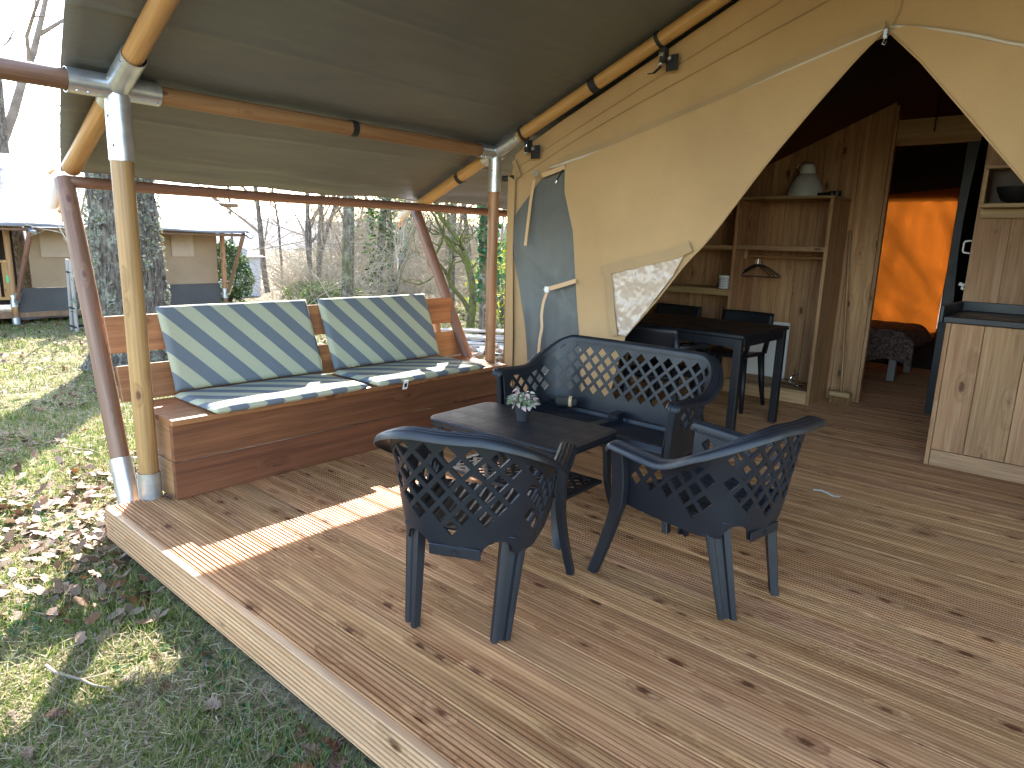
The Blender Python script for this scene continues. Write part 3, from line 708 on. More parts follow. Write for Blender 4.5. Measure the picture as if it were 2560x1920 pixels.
# ================================================================== RESIN LOUNGE SEATS
def lounge(root, hw, fy, by, zarm, zback, rise, ab, as0, legx, seats, zb0=.276):
    # plan of the upper edge, front left -> back -> front right
    def plan(hw_, by_, fy_, r):
        pts = [(-hw_+.012, fy_), (-hw_, fy_-.16), (-hw_, by_+r+.02)]
        for a in np.linspace(math.pi, 1.5*math.pi, 9)[1:-1]: pts.append((-hw_+r+r*math.cos(a), by_+r+r*math.sin(a)))
        pts += [(-hw_+r+.01, by_)]
        pts += [(0, by_-.008)]
        pts += [(-x, y) for x, y in pts[-2::-1]]
        return smooth_pl(pts, 401)
    TP = plan(hw, by, fy, .17); LP = plan(hw-.05, by+.055, fy-.005, .15)
    seg = np.r_[0, np.cumsum(np.linalg.norm(np.diff(TP, axis=0), axis=1))]; A = seg[-1]/2; aa = seg-A
    def at(P, a): return np.array([np.interp(a, aa, P[:, 0]), np.interp(a, aa, P[:, 1])])
    def ztop(a):
        k = min(1, max(0, (abs(a)-rise[0])/(rise[1]-rise[0]))); k = k*k*(3-2*k)
        f = max(0, (abs(a)-(A-.2))/.2)
        return zback+(zarm-.012-zback)*k+.012*f
    def zbot(a):
        b = abs(a); z = zb0+.015*min(1, max(0, b-.1)/.15)
        k = max(0, 1-((b-legx)/.062)**2); return z+.058*math.sqrt(k)
    def surf(a, z):
        k = (z-.28)/(zback-.28); k = k+.10*max(0, k-.6)*k
        p = at(LP, a)*(1-k)+at(TP, a)*k; return Vector((p[0], p[1], z))
    # diagonal lattice grid in (a,z); square holes where the panel predicate allows
    P_, H_ = .0585, .0420; s2 = math.sqrt(.5)
    def hole(a, z):
        if z+.022 > ztop(a)-.010: return False
        b = abs(a)
        if b < ab: return z-.024 > (.335+.45*max(0, b-.03) if ab < .3 else .405)
        if as0 < b < A-.055: return z-.024 > (.335+.13*(b-as0) if ab < .3 else .42)
        return False
    mb = MB(); vid = {}
    def vert(p, q):
        key = (round(p*1e4), round(q*1e4))
        if key not in vid:
            a = (p+q)*s2; z = (p-q)*s2 + .5
            a = max(-A, min(A, a)); z = min(max(z, zbot(a)), ztop(a)-.004)
            vid[key] = len(mb.v); mb.v.append(tuple(surf(a, z)))
        return vid[key]
    ni = int((A+.7)/P_)+2
    br = []
    for i in range(-ni*2, ni*2):
        br += [i*P_, i*P_+H_/2, i*P_+H_, i*P_+(H_+P_)/2]
    rngi = len(br)-1
    for i in range(rngi):
        p0, p1 = br[i], br[i+1]
        for j in range(rngi):
            q0, q1 = br[j], br[j+1]
            ac = (p0+p1+q0+q1)/2*s2; zc = (p0+p1-q0-q1)/2*s2+.5
            if abs(ac) > A+.012 or zc < zbot(max(-A, min(A, ac)))-.012 or zc > ztop(max(-A, min(A, ac)))+.008: continue
            if (i % 4) < 2 and (j % 4) < 2:
                pc = br[i-(i % 4)]+H_/2; qc = br[j-(j % 4)]+H_/2
                if hole((pc+qc)*s2, (pc-qc)*s2+.5): continue
            f = [vert(p0, q0), vert(p1, q0), vert(p1, q1), vert(p0, q1)]
            mb.f.append(tuple(f)); mb.mi.append(0)
    sh = obj('lattice_shell', mb, M['resin'], root, local=True, smooth=False)
    bm = bmesh.new(); bm.from_mesh(sh.data); bmesh.ops.dissolve_degenerate(bm, dist=1e-5, edges=bm.edges); bmesh.ops.recalc_face_normals(bm, faces=bm.faces)
    bm.to_mesh(sh.data); bm.free()
    sh.data.polygons.foreach_set('use_smooth', [True]*len(sh.data.polygons)); sh.data.set_sharp_from_angle(angle=math.radians(35))
    md = sh.modifiers.new('thickness', 'SOLIDIFY'); md.thickness = .0075; md.offset = 0; md = sh.modifiers.new('edges', 'EDGE_SPLIT'); md.split_angle = math.radians(32)
    # ribbed rim along the top edge, rolling over at the arm ends
    sec = [(-.008, -.034), (-.008, -.004), (-.003, .006), (.006, .0095), (.0085, .0062), (.011, .0062), (.0135, .0100), (.021, .0098), (.0235, .0060), (.026, .0058), (.0285, .0090), (.036, .0080), (.0385, .0040), (.041, .0036), (.0435, .0060), (.050, .0030), (.056, -.006), (.058, -.018), (.0545, -.019), (.0495, -.009), (.038, -.003), (.015, -.002), (.004, -.012), (.001, -.034)]
    path = []
    al = list(np.linspace(-A, A, 140))
    fr = []
    for a in al:
        p = surf(a, ztop(a)); e = .004
        tn = Vector(surf(min(A, a+e), ztop(min(A, a+e)))-surf(max(-A, a-e), ztop(max(-A, a-e)))).normalized()
        n_ = Vector((-tn.y, tn.x, 0)).normalized()
        if n_.dot(Vector((p.x, p.y, 0))) < 0: n_ = -n_
        y_ = tn.cross(n_); y_ = -y_ if y_.z < 0 else y_
        fr.append((p, n_, y_, tn))
    for endi, sg in ((0, -1), (-1, 1)):
        p, n_, y_, tn = fr[endi]; f_ = tn*sg; ex = []
        R = .028
        for th in np.linspace(.25, 1.75, 7):
            ex.append((p+f_*(R*math.sin(th))-y_*(R*(1-math.cos(th))), n_, y_*math.cos(th)+f_*math.sin(th)))
        if sg < 0: head = ex[::-1]
        else: tail = ex
    path = head+[(p, n_, y_) for p, n_, y_, _ in fr]+tail
    mb = MB(); mb.sweep(path, sec); obj('ribbed_rim', mb, M['resin'], root, local=True, smooth=True, autos=50, recalc=True)
    # seat pan with ribs
    zs = .355; y0, y1 = by+.075, fy-.012; hx = hw-.045
    n = len(seats)
    mb = MB()
    def seat(u, v):
        x = -hx+2*hx*u; yy = y0+(y1-y0)*v; z = zs+.012*v
        w = hx
        if abs(x) > w-.0: pass
        tap = 1-.17*(1-v)**1.5 if n == 1 else 1-.06*(1-v)**1.5
        rib = 0
        if n == 1:
            rib = .004*math.sin(x*2*math.pi/.034) if .08 < v < .93 else 0
            z -= .022*math.sin(math.pi*u)**.5*math.sin(math.pi*v)**.5
        else:
            uu = (u*2) % 1; inside = .06 < uu < .94 and .06 < v < .86
            z -= .022 if inside else 0
            if inside: z += .0025*math.sin(yy*2*math.pi/.016)
        if v > .955: z -= .03*(v-.955)/.045
        return (x*tap, yy, z+rib)
    mb.grid(seat, 120, 110 if n > 1 else 40); st = obj('seat_pan', mb, M['resin'], root, local=True, smooth=True, autos=55, recalc=False)
    md = st.modifiers.new('thickness', 'SOLIDIFY'); md.thickness = .006; md.offset = -1
    mb = MB(); mb.box(-hx+.01, hx-.01, fy-.028, fy-.014, zs-.055, zs-.012, .003); obj('front_apron', mb, M['resin'], root, local=True)
    if n > 1:
        mb = MB(); mb.box(-.03, .03, y0, y0+.09, zs-.01, zs+.03, .006); obj('seat_divider', mb, M['resin'], root, local=True)
    # legs
    for sx in (-1, 1):
        pts = smooth_pl([(hw-.004, fy-.012, zarm-.022), (hw-.016, fy-.016, .43), (hw-.020, fy-.012, .30), (hw-.006, fy+(.022 if n == 1 else .006), .15), (hw+.018, fy+(.060 if n == 1 else .030), .004)], 22)
        path = []
        for i, p in enumerate(pts):
            k = i/(len(pts)-1); w = .030+(.020-.030)*k if k > .45 else .030; d_ = .016-.003*k
            path.append((Vector((p[0]*sx, p[1], p[2])), Vector((0, w, 0)), Vector((sx*d_, 0, 0))))
        mb = MB(); mb.sweep(path, [(-1, -1), (-.6, -1), (-.5, .1), (.5, .1), (.62, -1), (1, -1), (1, .75), (.85, 1), (-.85, 1), (-1, .75)]); obj('front_leg', mb, M['resin'], root, local=True, recalc=True, smooth=True, autos=35)
        xb_ = sx*legx
        path = []
        for k in np.linspace(0, 1, 8):
            z = .372*(1-k)+.002; yy = by+.135-.075*k if n == 1 else by+.118-.10*k; w = .046-.014*k; dd = .026-.006*k
            cq, sq = (.77, .64) if n == 1 else (1, 0)
            path.append((Vector((xb_+sx*(.012-.018*k), yy, z)), Vector((w*cq, w*sq*sx, 0)), Vector((-dd*.7*sq*sx, dd*.7*cq, 0)) if n == 1 else Vector((0, dd, 0))))
        mb = MB(); mb.sweep(path, [(-1, -.8), (-.85, -1), (-.42, -1), (-.30, -.25), (.30, -.25), (.42, -1), (.85, -1), (1, -.8), (.9, 1), (-.9, 1)]); lg = obj('back_leg', mb, M['resin'], root, local=True, recalc=True, smooth=True, autos=30)
    mb = MB(); mb.box(-legx*.55, legx*.55, by+.038, by+.046, zb0-.003, zb0+.034, .003); obj('rear_plate', mb, M['resin'], root, local=True)
    mb = MB(); mb.lathe([(.0001, 0), (.009, 0), (.009, .003), (.006, .003), (.006, .001), (.0001, .001)], 16); o = obj('moulding_mark', mb, M['resin'], root, local=True, loc=(0, by+.0378, zb0+.015), rot=Vector((0, -1, 0)).to_track_quat('Z', 'Y'))

c1 = thing('lounge_chair', 'dark resin lattice armchair with its back to the deck edge', 'chair', (1.78, .44, 0), math.radians(25.9), group='resin lounge seats')
lounge(c1, .268, .215, -.300, .535, .695, (.10, .50), .225, .275, .158, [1])
c2 = copy_tree(c1); c2.location = (2.285, 1.125, 0); c2.rotation_euler = (0, 0, math.radians(80.5))
c2['label'] = 'dark resin lattice armchair with its back to the kitchen unit and open floor'
sofa = thing('lounge_sofa', 'dark resin two seat lattice sofa in front of the canvas wall', 'sofa', (1.45, 1.70, 0), math.pi, group='resin lounge seats')
lounge(sofa, .525, .245, -.238, .585, .735, (.38, .70), .50, .55, .40, [1, 2])

# coffee table
tb = thing('coffee_table', 'low dark resin coffee table with tiled top and lattice shelf', 'table', (1.33, 1.18, 0), math.radians(2.4))
def rrect(hx, hy, r, n=8):
    out = []
    for cx_, cy_, a0 in ((hx-r, hy-r, 0), (-hx+r, hy-r, .5), (-hx+r, -hy+r, 1), (hx-r, -hy+r, 1.5)):
        for a in np.linspace(a0, a0+.5, n): out.append((cx_+r*math.cos(a*math.pi), cy_+r*math.sin(a*math.pi)))
    return out
mb = MB(); rings = [(0, -.034, 0), (.0, -.020, 0), (.006, -.014, 0), (.006, -.008, 0), (.001, -.002, 0), (-.008, .0, 0)]
hx, hy = .402, .233
base_ = rrect(hx, hy, .06); nrg = len(base_)
for off, dz, _ in [(-.03, -.034, 0)]+rings:
    rr = rrect(hx+off, hy+off, .06+off); mb.v += [(x, y, .42+dz) for x, y in rr]
for i in range(len(rings)):
    for k in range(nrg): mb.f.append((i*nrg+k, i*nrg+(k+1) % nrg, (i+1)*nrg+(k+1) % nrg, (i+1)*nrg+k)); mb.mi.append(0)
mb.f.append(tuple(len(rings)*nrg+k for k in range(nrg))); mb.f.append(tuple(range(nrg-1, -1, -1))); mb.mi += [0, 0]
top = obj('table_top', mb, M['resin'], tb, local=True, smooth=True, autos=25, recalc=True)
# the pressed tile squares, one shallow plate each
tx = np.linspace(-hx+.02, hx-.02, 7); ty = np.linspace(-hy+.02, hy-.02, 4)
w_, h_ = tx[1]-tx[0], ty[1]-ty[0]
mb = MB(); mb.box(-w_/2+.0006, w_/2-.0006, -h_/2+.0006, h_/2-.0006, 0, .0010, .0005); tm = mesh('top_tile', mb, M['resin'])
for i in range(6):
    for j in range(3): link('top_tile', tm, tb, local=True, loc=((tx[i]+tx[i+1])/2, (ty[j]+ty[j+1])/2, .4201))
for sx in (-1, 1):
    for sy in (-1, 1):
        pts = smooth_pl([(hx-.045, hy-.045, .388), (hx-.04, hy-.04, .28), (hx-.036, hy-.034, .17), (hx-.018, hy-.016, .06), (hx+.006, hy+.008, .002)], 16)
        path = []
        for i, p in enumerate(pts):
            k = i/15; w = .034-.012*k; path.append((Vector((p[0]*sx, p[1]*sy, p[2])), Vector((w*sx, 0, 0)), Vector((0, w*sy, 0))))
        mb = MB(); mb.sweep(path, [(-1, .6), (.2, .6), (.45, .45), (.6, .2), (.6, -1), (.3, -1), (.25, .1), (.1, .25), (-1, .3)]); obj('leg', mb, M['resin'], tb, local=True, recalc=True, smooth=True, autos=35)
# lattice shelf: frame and crossing bars
mb = MB(); zsft = .175; ax, ay = hx-.055, hy-.05
for x0, x1, y0, y1 in ((-ax, ax, -ay, -ay+.03), (-ax, ax, ay-.03, ay), (-ax, -ax+.03, -ay+.0305, ay-.0305), (ax-.03, ax, -ay+.0305, ay-.0305)): mb.box(x0, x1, y0, y1, zsft-.016, zsft, .002)
sf = obj('shelf_frame', mb, M['resin'], tb, local=True)
for fam, s_ in ((0, 1), (1, -1)):
    for c_ in np.arange(-.6, .61, .062):
        pts = []
        for xx in np.linspace(-ax+.02, ax-.02, 90):
            yy = s_*(xx)+c_
            if abs(yy) < ay-.02: pts.append((xx, yy))
        if len(pts) < 4: continue
        (xa, ya), (xb_, yb_) = pts[0], pts[-1]; Lg = math.hypot(xb_-xa, yb_-ya)
        Mx = Matrix.Translation((xa, ya, zsft-.012+fam*.004)) @ Matrix.Rotation(math.atan2(yb_-ya, xb_-xa), 4, 'Z')
        mb = MB(); mb.box(0, Lg, -.010, .010, 0, .006, .001, M=Mx); obj('shelf_bar', mb, M['resin'], sf, local=True)

# potted plant
pl = thing('potted_plant', 'small pink and green leaved plant in a dark pot on the coffee table', 'plant', (1.307, 1.215, .422))
mb = MB(); mb.lathe([(.028, 0), (.0375, .066), (.0385, .066), (.0385, .072), (.035, .072), (.034, .060), (.0005, .058)], 28); obj('pot', mb, M['pot'], pl, local=True, smooth=True, autos=40)
pm = [mat('pink_leaf', .5, (.50, .33, .31)), mat('pale_green_leaf', .5, (.30, .36, .22)), mat('green_leaf', .5, (.13, .20, .08)), mat('cream_leaf', .5, (.55, .50, .40))]
def leaf_mesh(nm, L, w, cup, m):
    mb = MB(); prof = [(0, .08), (.15, .55), (.35, 1.0), (.6, .85), (.82, .45), (1, .02)]
    for t_, ww in prof:
        for s_ in (-1, 0, 1): mb.v.append((t_*L, s_*ww*w/2, cup*(abs(s_)*.4*w*ww)-.25*L*t_*t_))
    for i in range(len(prof)-1):
        for k in (0, 1): mb.f.append((i*3+k, i*3+k+1, i*3+k+4, i*3+k+3)); mb.mi.append(0)
    return mesh(nm, mb, m, smooth=True)
lms = [leaf_mesh('leaf', .029, .019, .6, m_) for m_ in pm]
rr = random.Random(4)
for k in range(150):
    a = rr.random()*2*math.pi; e = rr.random(); rad = .012+.048*math.sqrt(e); hh = .075+.075*(1-e)*rr.random()+.02*rr.random()
    p = Vector((math.cos(a)*rad, math.sin(a)*rad, hh))
    if k < 22:
        mb = MB(); mb.tube([(math.cos(a)*.006, math.sin(a)*.006, .055), p*.7+Vector((0, 0, .02)), p], .0012, 4); obj('stem', mb, pm[2], pl, local=True)
    q = (Matrix.Rotation(a+rr.uniform(-.9, .9), 3, 'Z') @ Matrix.Rotation(rr.uniform(-.7, .55), 3, 'Y') @ Matrix.Rotation(rr.uniform(-.6, .6), 3, 'X')).to_quaternion()
    o = link('leaf', lms[rr.choice((0, 0, 1, 1, 1, 2, 3))], pl, loc=p, local=True, rot=q); s_ = rr.uniform(.7, 1.15); o.scale = (s_, s_, s_)
# dark pouch with a tan strap left on the sofa
po_s = .72
po = thing('strap_pouch', 'dark rolled pouch with tan webbing strap lying on the sofa seat', 'pouch', (1.13, 1.80, .362), .5)
mb = MB(); mb.tube([(-.09, 0, .03), (-.075, 0, .036), (.02, 0, .040), (.07, 0, .036), (.085, 0, .03)], [.012, .034, .040, .034, .012], 14); obj('roll', mb, mat('olive_cloth', .9, (.035, .033, .025)), po, local=True, smooth=True)
mb = MB(); mb.lathe([(.0405, -.012), (.0425, -.012), (.0425, .012), (.0405, .012), (.0405, -.012)], 20, cap=False); obj('strap', mb, M['webbing'], po, local=True, loc=(.03, 0, .040), rot=Vector((1, 0, 0)).to_track_quat('Z', 'Y'))

po.scale = (po_s,)*3
# ================================================================== INSIDE THE TENT
pw = thing('partition_wall', 'upright board partition wall behind the shelf unit', 'wall', (.9, 5.0, 0))
x = .07; k = 0
while x < 1.8:
    x1 = min(1.822, x+(.14 if x < 1.6 else .25)); zt = lambda q: 2.008+.4425*(q-.914)
    mb = MB(); yb = 5.0+(k % 2)*.0015
    mb.prism([(0, x+.0018), (0, x1-.0018), (zt(x1), x1-.0018), (zt(x), x+.0018)], 1, yb, yb+.022)
    obj('board', mb, M['boardZ'], pw, recalc=True); x = x1; k += 1
mb = MB(); mb.box(1.824, 1.85, 5.0, 5.05, 0, 2.39, .002); obj('end_stud', mb, M['boardZ'], pw)
mb = MB(); mb.box(1.852, 2.44, 5.01, 5.045, 2.084, 2.277, .003); obj('door_header', mb, M['boardX'], pw)
mb = MB(); mb.box(2.335, 2.445, 5.005, 5.03, 0, 2.083, .003); obj('dark_gap_strip', mb, M['black'], pw)  # added black strip, its colour standing in for the shaded gap there
mb = MB(); mb.tube([(2.11, 4.995, 2.50), (2.11, 4.99, 2.17)], .022, 8, flat=.15); obj('hanging_strap', mb, M['strap'], pw)

su = thing('shelf_unit', 'tall open pine shelf unit with clothes rail against the board partition', 'shelf', (.85, 4.76, 0))
Y0, Y1 = 4.545, 4.985
for x0, x1 in ((1.556, 1.585), (.802, .831), (.07, .099)):
    mb = MB(); mb.box(x0, x1, Y0, Y1, 0 if x0 > 1 else .0, 1.6605, .002); obj('side_board', mb, M['boardZ'], su)
mb = MB(); mb.box(.07, 1.59, Y0-.004, Y1, 1.662, 1.682, .002); obj('top_board', mb, M['boardX'], su)
for x0, x1, z0, z1 in ((.832, 1.555, 1.248, 1.287), (.1, .801, 1.242, 1.280), (.1, .801, .845, .902), (.832, 1.555, .094, .112), (.1, .801, .094, .112)):
    mb = MB(); mb.box(x0, x1, Y0+.003, Y1, z0, z1, .002); obj('shelf', mb, M['boardX'], su)
for x0, x1 in ((.832, 1.555), (.1, .801)):
    mb = MB(); mb.box(x0, x1, Y0+.004, Y0+.024, .001, .092, .002); obj('plinth', mb, M['boardX'], su)
pole('clothes_rail', (.832, 4.75, 1.192), (1.555, 4.75, 1.197), .013, M['pineZ'], su, n=12, cham=.002)
for xb_ in (.85, 1.535):
    mb = MB(); mb.box(xb_-.016, xb_+.016, 4.72, 4.78, 1.17, 1.247, .003); obj('rail_block', mb, M['boardX'], su)
wb = MB(); wb.box(.86, 1.22, 4.955, 4.965, .115, .62, .002); tag(obj('white_board', wb, M['white']), 'plain white board standing at the back of the shelf unit', 'board')
for k, (x, r) in enumerate(((.935, -.25), (.955, -.08), (.975, .1), (.992, .28))):
    h = thing('coat_hanger', 'thin black coat hanger with steel hook on the wooden clothes rail', 'hanger', (x, 4.75, 1.20), r, group='coat hangers on the clothes rail')
    mb = MB(); mb.tube([(-.0, 0, -.075), (-.06, 0, -.10), (-.165, 0, -.165), (-.172, 0, -.178), (-.155, 0, -.183), (0, 0, -.178), (.155, 0, -.183), (.172, 0, -.178), (.165, 0, -.165), (.06, 0, -.10), (0, 0, -.075)], .0045, 6, cap=False)
    mb.v = [(v[1], v[0], v[2]) if False else (v[0]*.95, v[1], v[2]) for v in mb.v]; obj('frame', mb, M['black'], h, local=True, smooth=True)
    mb = MB(); mb.tube([(0, 0, -.078), (0, 0, -.03), (0, .014, -.016), (0, .02, .0), (0, .012, .016), (0, -.004, .02), (0, -.016, .012)], .002, 6); obj('hook', mb, M['chrome'], h, local=True)
ln = thing('lantern', 'white bell shaped lantern with wire handle on top of the shelf unit', 'lantern', (1.30, 4.72, 1.682))
mb = MB(); mb.lathe([(.128, 0), (.137, .006), (.137, .03), (.125, .08), (.105, .13), (.08, .168), (.062, .185)], 32); obj('body', mb, mat('frosted_shade', .45, (.50, .49, .47)), ln, local=True, smooth=True, autos=50)
mb = MB(); mb.lathe([(.0625, .1855), (.060, .215), (.052, .245), (.035, .265), (.0005, .272)], 32); obj('cap', mb, M['white'], ln, local=True, smooth=True, autos=50)
mb = MB(); mb.tube([(-.062, 0, .19), (-.088, 0, .215), (-.092, 0, .24), (-.075, 0, .27), (-.045, 0, .283), (-.01, 0, .276)], .003, 6); obj('wire_handle', mb, M['chrome'], ln, local=True)
tr = thing('torch', 'black ribbed torch lying on top of the shelf unit', 'torch', (1.505, 4.66, 1.682))
mb = MB(); mb.tube([(-.085, 0, .016), (-.02, 0, .016), (.0, 0, .019)], .0155, 14); obj('handle', mb, M['black'], tr, local=True, smooth=True, autos=40)
for q in range(5):
    mb = MB(); mb.tube([(.004+q*.018, 0, .021), (.017+q*.018, 0, .021)], .0205, 14); obj('ring', mb, M['black'] if q % 2 == 0 else M['steel'], tr, local=True, smooth=True, autos=40)
bk = thing('basket', 'small white perforated basket on the lower left shelf', 'basket', (.727, 4.66, .902))
mb = MB(); mb.lathe([(.064, 0), (.072, .004), (.073, .112), (.069, .112), (.067, .008), (.0005, .006)], 4 if False else 28); obj('body', mb, M['white'], bk, local=True, smooth=True, autos=40)
hmesh = MB(); hmesh.box(-.004, .004, -.0006, .0006, -.004, .004, .0002); hm_ = mesh('perforation', hmesh, M['black'])
for j in range(6):
    for i in range(20):
        a = 2*math.pi*(i+.5*(j % 2))/20
        o = link('perforation', hm_, bk, loc=(.0732*math.cos(a), .0732*math.sin(a), .02+j*.0145), local=True, rot=(Matrix.Rotation(a-math.pi/2, 3, 'Z') @ Matrix.Rotation(math.pi/4, 3, 'Y')).to_quaternion())
tp = thing('loose_tap', 'chrome mixer tap lying in the bottom of the shelf unit', 'tap', (1.36, 4.70, .112))
mb = MB(); mb.tube([(-.09, .02, .018), (-.02, 0, .02), (.05, -.02, .02), (.1, -.045, .018)], .015, 10); obj('body', mb, M['chrome'], tp, local=True, smooth=True)
mb = MB(); mb.tube([(-.01, 0, .03), (.0, .02, .07), (.03, .03, .105), (.045, .02, .11)], [.012, .012, .011, .014], 10); obj('spout', mb, M['chrome'], tp, local=True, smooth=True)
mb = MB(); mb.tube([(.09, -.045, .018), (.135, -.05, .018)], .021, 10); obj('handle', mb, M['chrome'], tp, local=True, smooth=True, autos=40)
br_ = thing('broom', 'wooden broom with straw head leaning on the partition beside the doorway', 'broom', (1.74, 4.85, 0))
pole('handle', (1.742, 4.845, .10), (1.615, 4.965, 1.43), .0125, M['pineZ'], br_, n=12, cham=.004)
mb = MB(); mb.box(1.66, 1.822, 4.80, 4.88, .062, .105, .008); obj('head_block', mb, M['boardX'], br_)
for i in range(15):
    for j in range(5):
        xx = 1.667+i*.0107; yy = 4.808+j*.015
        mb = MB(); mb.tube([(xx, yy, .064), (xx+rr.uniform(-.008, .008), yy+rr.uniform(-.008, .008), .002)], [.0058, .0066], 5); obj('bristle_tuft', mb, M['straw'], br_)

# kitchen unit
ku = thing('kitchen_unit', 'pine board kitchen unit with dark worktop and splash wall', 'kitchen unit', (3.6, 3.8, 0))
x = 2.643; wds = [.165, .2, .21, .19, .2, .2, .21, .2, .2, .2, .2]; k = 0
mb = MB(); mb.box(2.6165, 2.641, 3.487, 4.08, .0, .866, .002); obj('side_board', mb, M['boardZ'], ku)
while x < 4.6:
    x1 = min(4.62, x+wds[k]); mb = MB(); mb.box(x+.0012, x1-.0012, 3.483, 3.503, .102, .866, .0025); obj('front_board', mb, M['boardZ'], ku); x = x1; k += 1
mb = MB(); mb.box(2.645, 4.62, 3.478, 3.500, .001, .0995, .002); obj('plinth', mb, M['boardX'], ku)
mb = MB(); mb.box(2.603, 4.63, 3.462, 4.09, .870, .905, .004); wt = obj('worktop', mb, M['worktop'], ku)
mb = MB(); mb.box(2.583, 2.602, 3.455, 4.09, .868, .966, .003); mb.box(2.604, 4.63, 4.072, 4.09, .9055, .966, .003); obj('upstand', mb, M['worktop'], wt)
x = 2.592; k = 0
while x < 4.65:
    x1 = min(4.68, x+wds[(k+3) % 8]); mb = MB(); zt = irz(x)-.03; zt1 = irz(x1)-.03
    mb.prism([(.0, x+.001), (.0, x1-.001), (zt1, x1-.001), (zt, x+.001)], 1, 4.095, 4.117)
    obj('splash_board', mb, M['boardZ'], ku, recalc=True); x = x1; k += 1
ns = thing('niche_shelf', 'small pine box shelf on the kitchen splash wall holding a black bowl', 'shelf', (2.9, 4.03, 1.53))
for b in ((2.622, 3.35, 3.93, 4.093, 1.775, 1.797), (2.622, 3.35, 3.93, 4.093, 1.548, 1.572), (2.622, 2.642, 3.93, 4.093, 1.573, 1.774), (3.33, 3.35, 3.93, 4.093, 1.573, 1.774), (2.615, 3.36, 4.06, 4.0935, 1.49, 1.546)):
    mb = MB(); mb.box(*b, .002); obj('board', mb, M['boardX'], ns)
mb = MB(); mb.box(2.643, 3.329, 4.084, 4.0925, 1.573, 1.774, .001); obj('back_panel', mb, mat('dark_panel', .6, (.09, .055, .035)), ns)
mb = MB(); mb.lathe([(.05, 0), (.085, .02), (.112, .075), (.118, .095), (.112, .095), (.10, .07), (.075, .02), (.0005, .012)], 32)
tag(obj('bowl', mb, M['black'], loc=(2.80, 4.0, 1.5725), smooth=True, autos=50), 'round black bowl on the niche shelf of the kitchen wall', 'bowl')
mb = MB(); mb.tube([(2.59, 4.10, 1.27), (2.557, 4.10, 1.275), (2.550, 4.10, 1.285), (2.550, 4.10, 1.335), (2.557, 4.10, 1.345), (2.59, 4.10, 1.35)], .006, 8); obj('white_handle', mb, M['white'], ku, smooth=True)
mb = MB(); mb.tube([(2.59, 4.10, 1.065), (2.56, 4.10, 1.075)], .011, 8); mb.tube([(2.59, 4.10, 1.04), (2.575, 4.10, 1.05)], .009, 8); obj('white_catch', mb, M['white'], ku)

# dining set
dt = thing('dining_table', 'black square legged dining table just inside the tent door', 'table', (1.08, 3.4, 0))
mb = MB(); mb.box(.55, 1.612, 2.99, 3.81, .69, .718, .006); obj('table_top', mb, M['black'], dt)
for b in ((.6, 1.56, 3.01, 3.03, .63, .689), (.6, 1.56, 3.77, 3.79, .63, .689), (.57, .59, 3.06, 3.74, .63, .689), (1.575, 1.595, 3.06, 3.74, .63, .689)):
    mb = MB(); mb.box(*b, .002); obj('apron', mb, M['black'], dt)
for x0 in (.56, 1.548):
    for y0 in (3.0, 3.75):
        mb = MB(); mb.box(x0, x0+.052, y0, y0+.05, 0, .6885, .004); obj('leg', mb, M['black'], dt)
def dchair(loc, rz_, label):
    d = thing('dining_chair', label, 'chair', loc, rz_, group='black chairs round the dining table')
    mb = MB(); mb.grid(lambda u, v: ((-.21+.42*u)*(1-.08*(1-v)), -.2+.4*v, .44+.02*v-.015*math.sin(math.pi*u)), 12, 10); s = obj('seat', mb, M['black'], d, local=True, smooth=True); md = s.modifiers.new('t', 'SOLIDIFY'); md.thickness = .025
    mb = MB(); mb.grid(lambda u, v: (-.215+.43*u, -.205-.06*v-.025*math.sin(math.pi*u), .56+.185*v), 14, 8); s = obj('backrest', mb, M['black'], d, local=True, smooth=True); md = s.modifiers.new('t', 'SOLIDIFY'); md.thickness = .02
    for sx in (-1, 1):
        mb = MB(); mb.tube([(sx*.19, -.195, .43), (sx*.205, -.225, .60), (sx*.205, -.25, .70)], [.022, .02, .016], 8); obj('back_post', mb, M['black'], d, local=True, smooth=True)
        for sy in (-1, 1):
            mb = MB(); mb.tube([(sx*.175, sy*.17, .425), (sx*.195, sy*.19, .2), (sx*.215, sy*.215, 0)], [.030, .024, .015], 8); obj('leg', mb, M['black'], d, local=True, smooth=True)
        mb = MB(); mb.tube([(sx*.20, -.215, .63), (sx*.235, -.05, .625), (sx*.235, .14, .62), (sx*.215, .19, .60), (sx*.195, .19, .44)], [.016, .018, .02, .018, .016], 8); obj('armrest', mb, M['black'], d, local=True, smooth=True)
dchair((1.09, 4.06, 0), math.pi, 'black plastic chair facing out between the dining table and the clothes rail')
dchair((.46, 4.06, 0), math.pi, 'black plastic chair between the dining table and the left shelves')
dchair((1.12, 2.90, 0), 0, 'black plastic armchair tucked under the doorway side of the dining table')

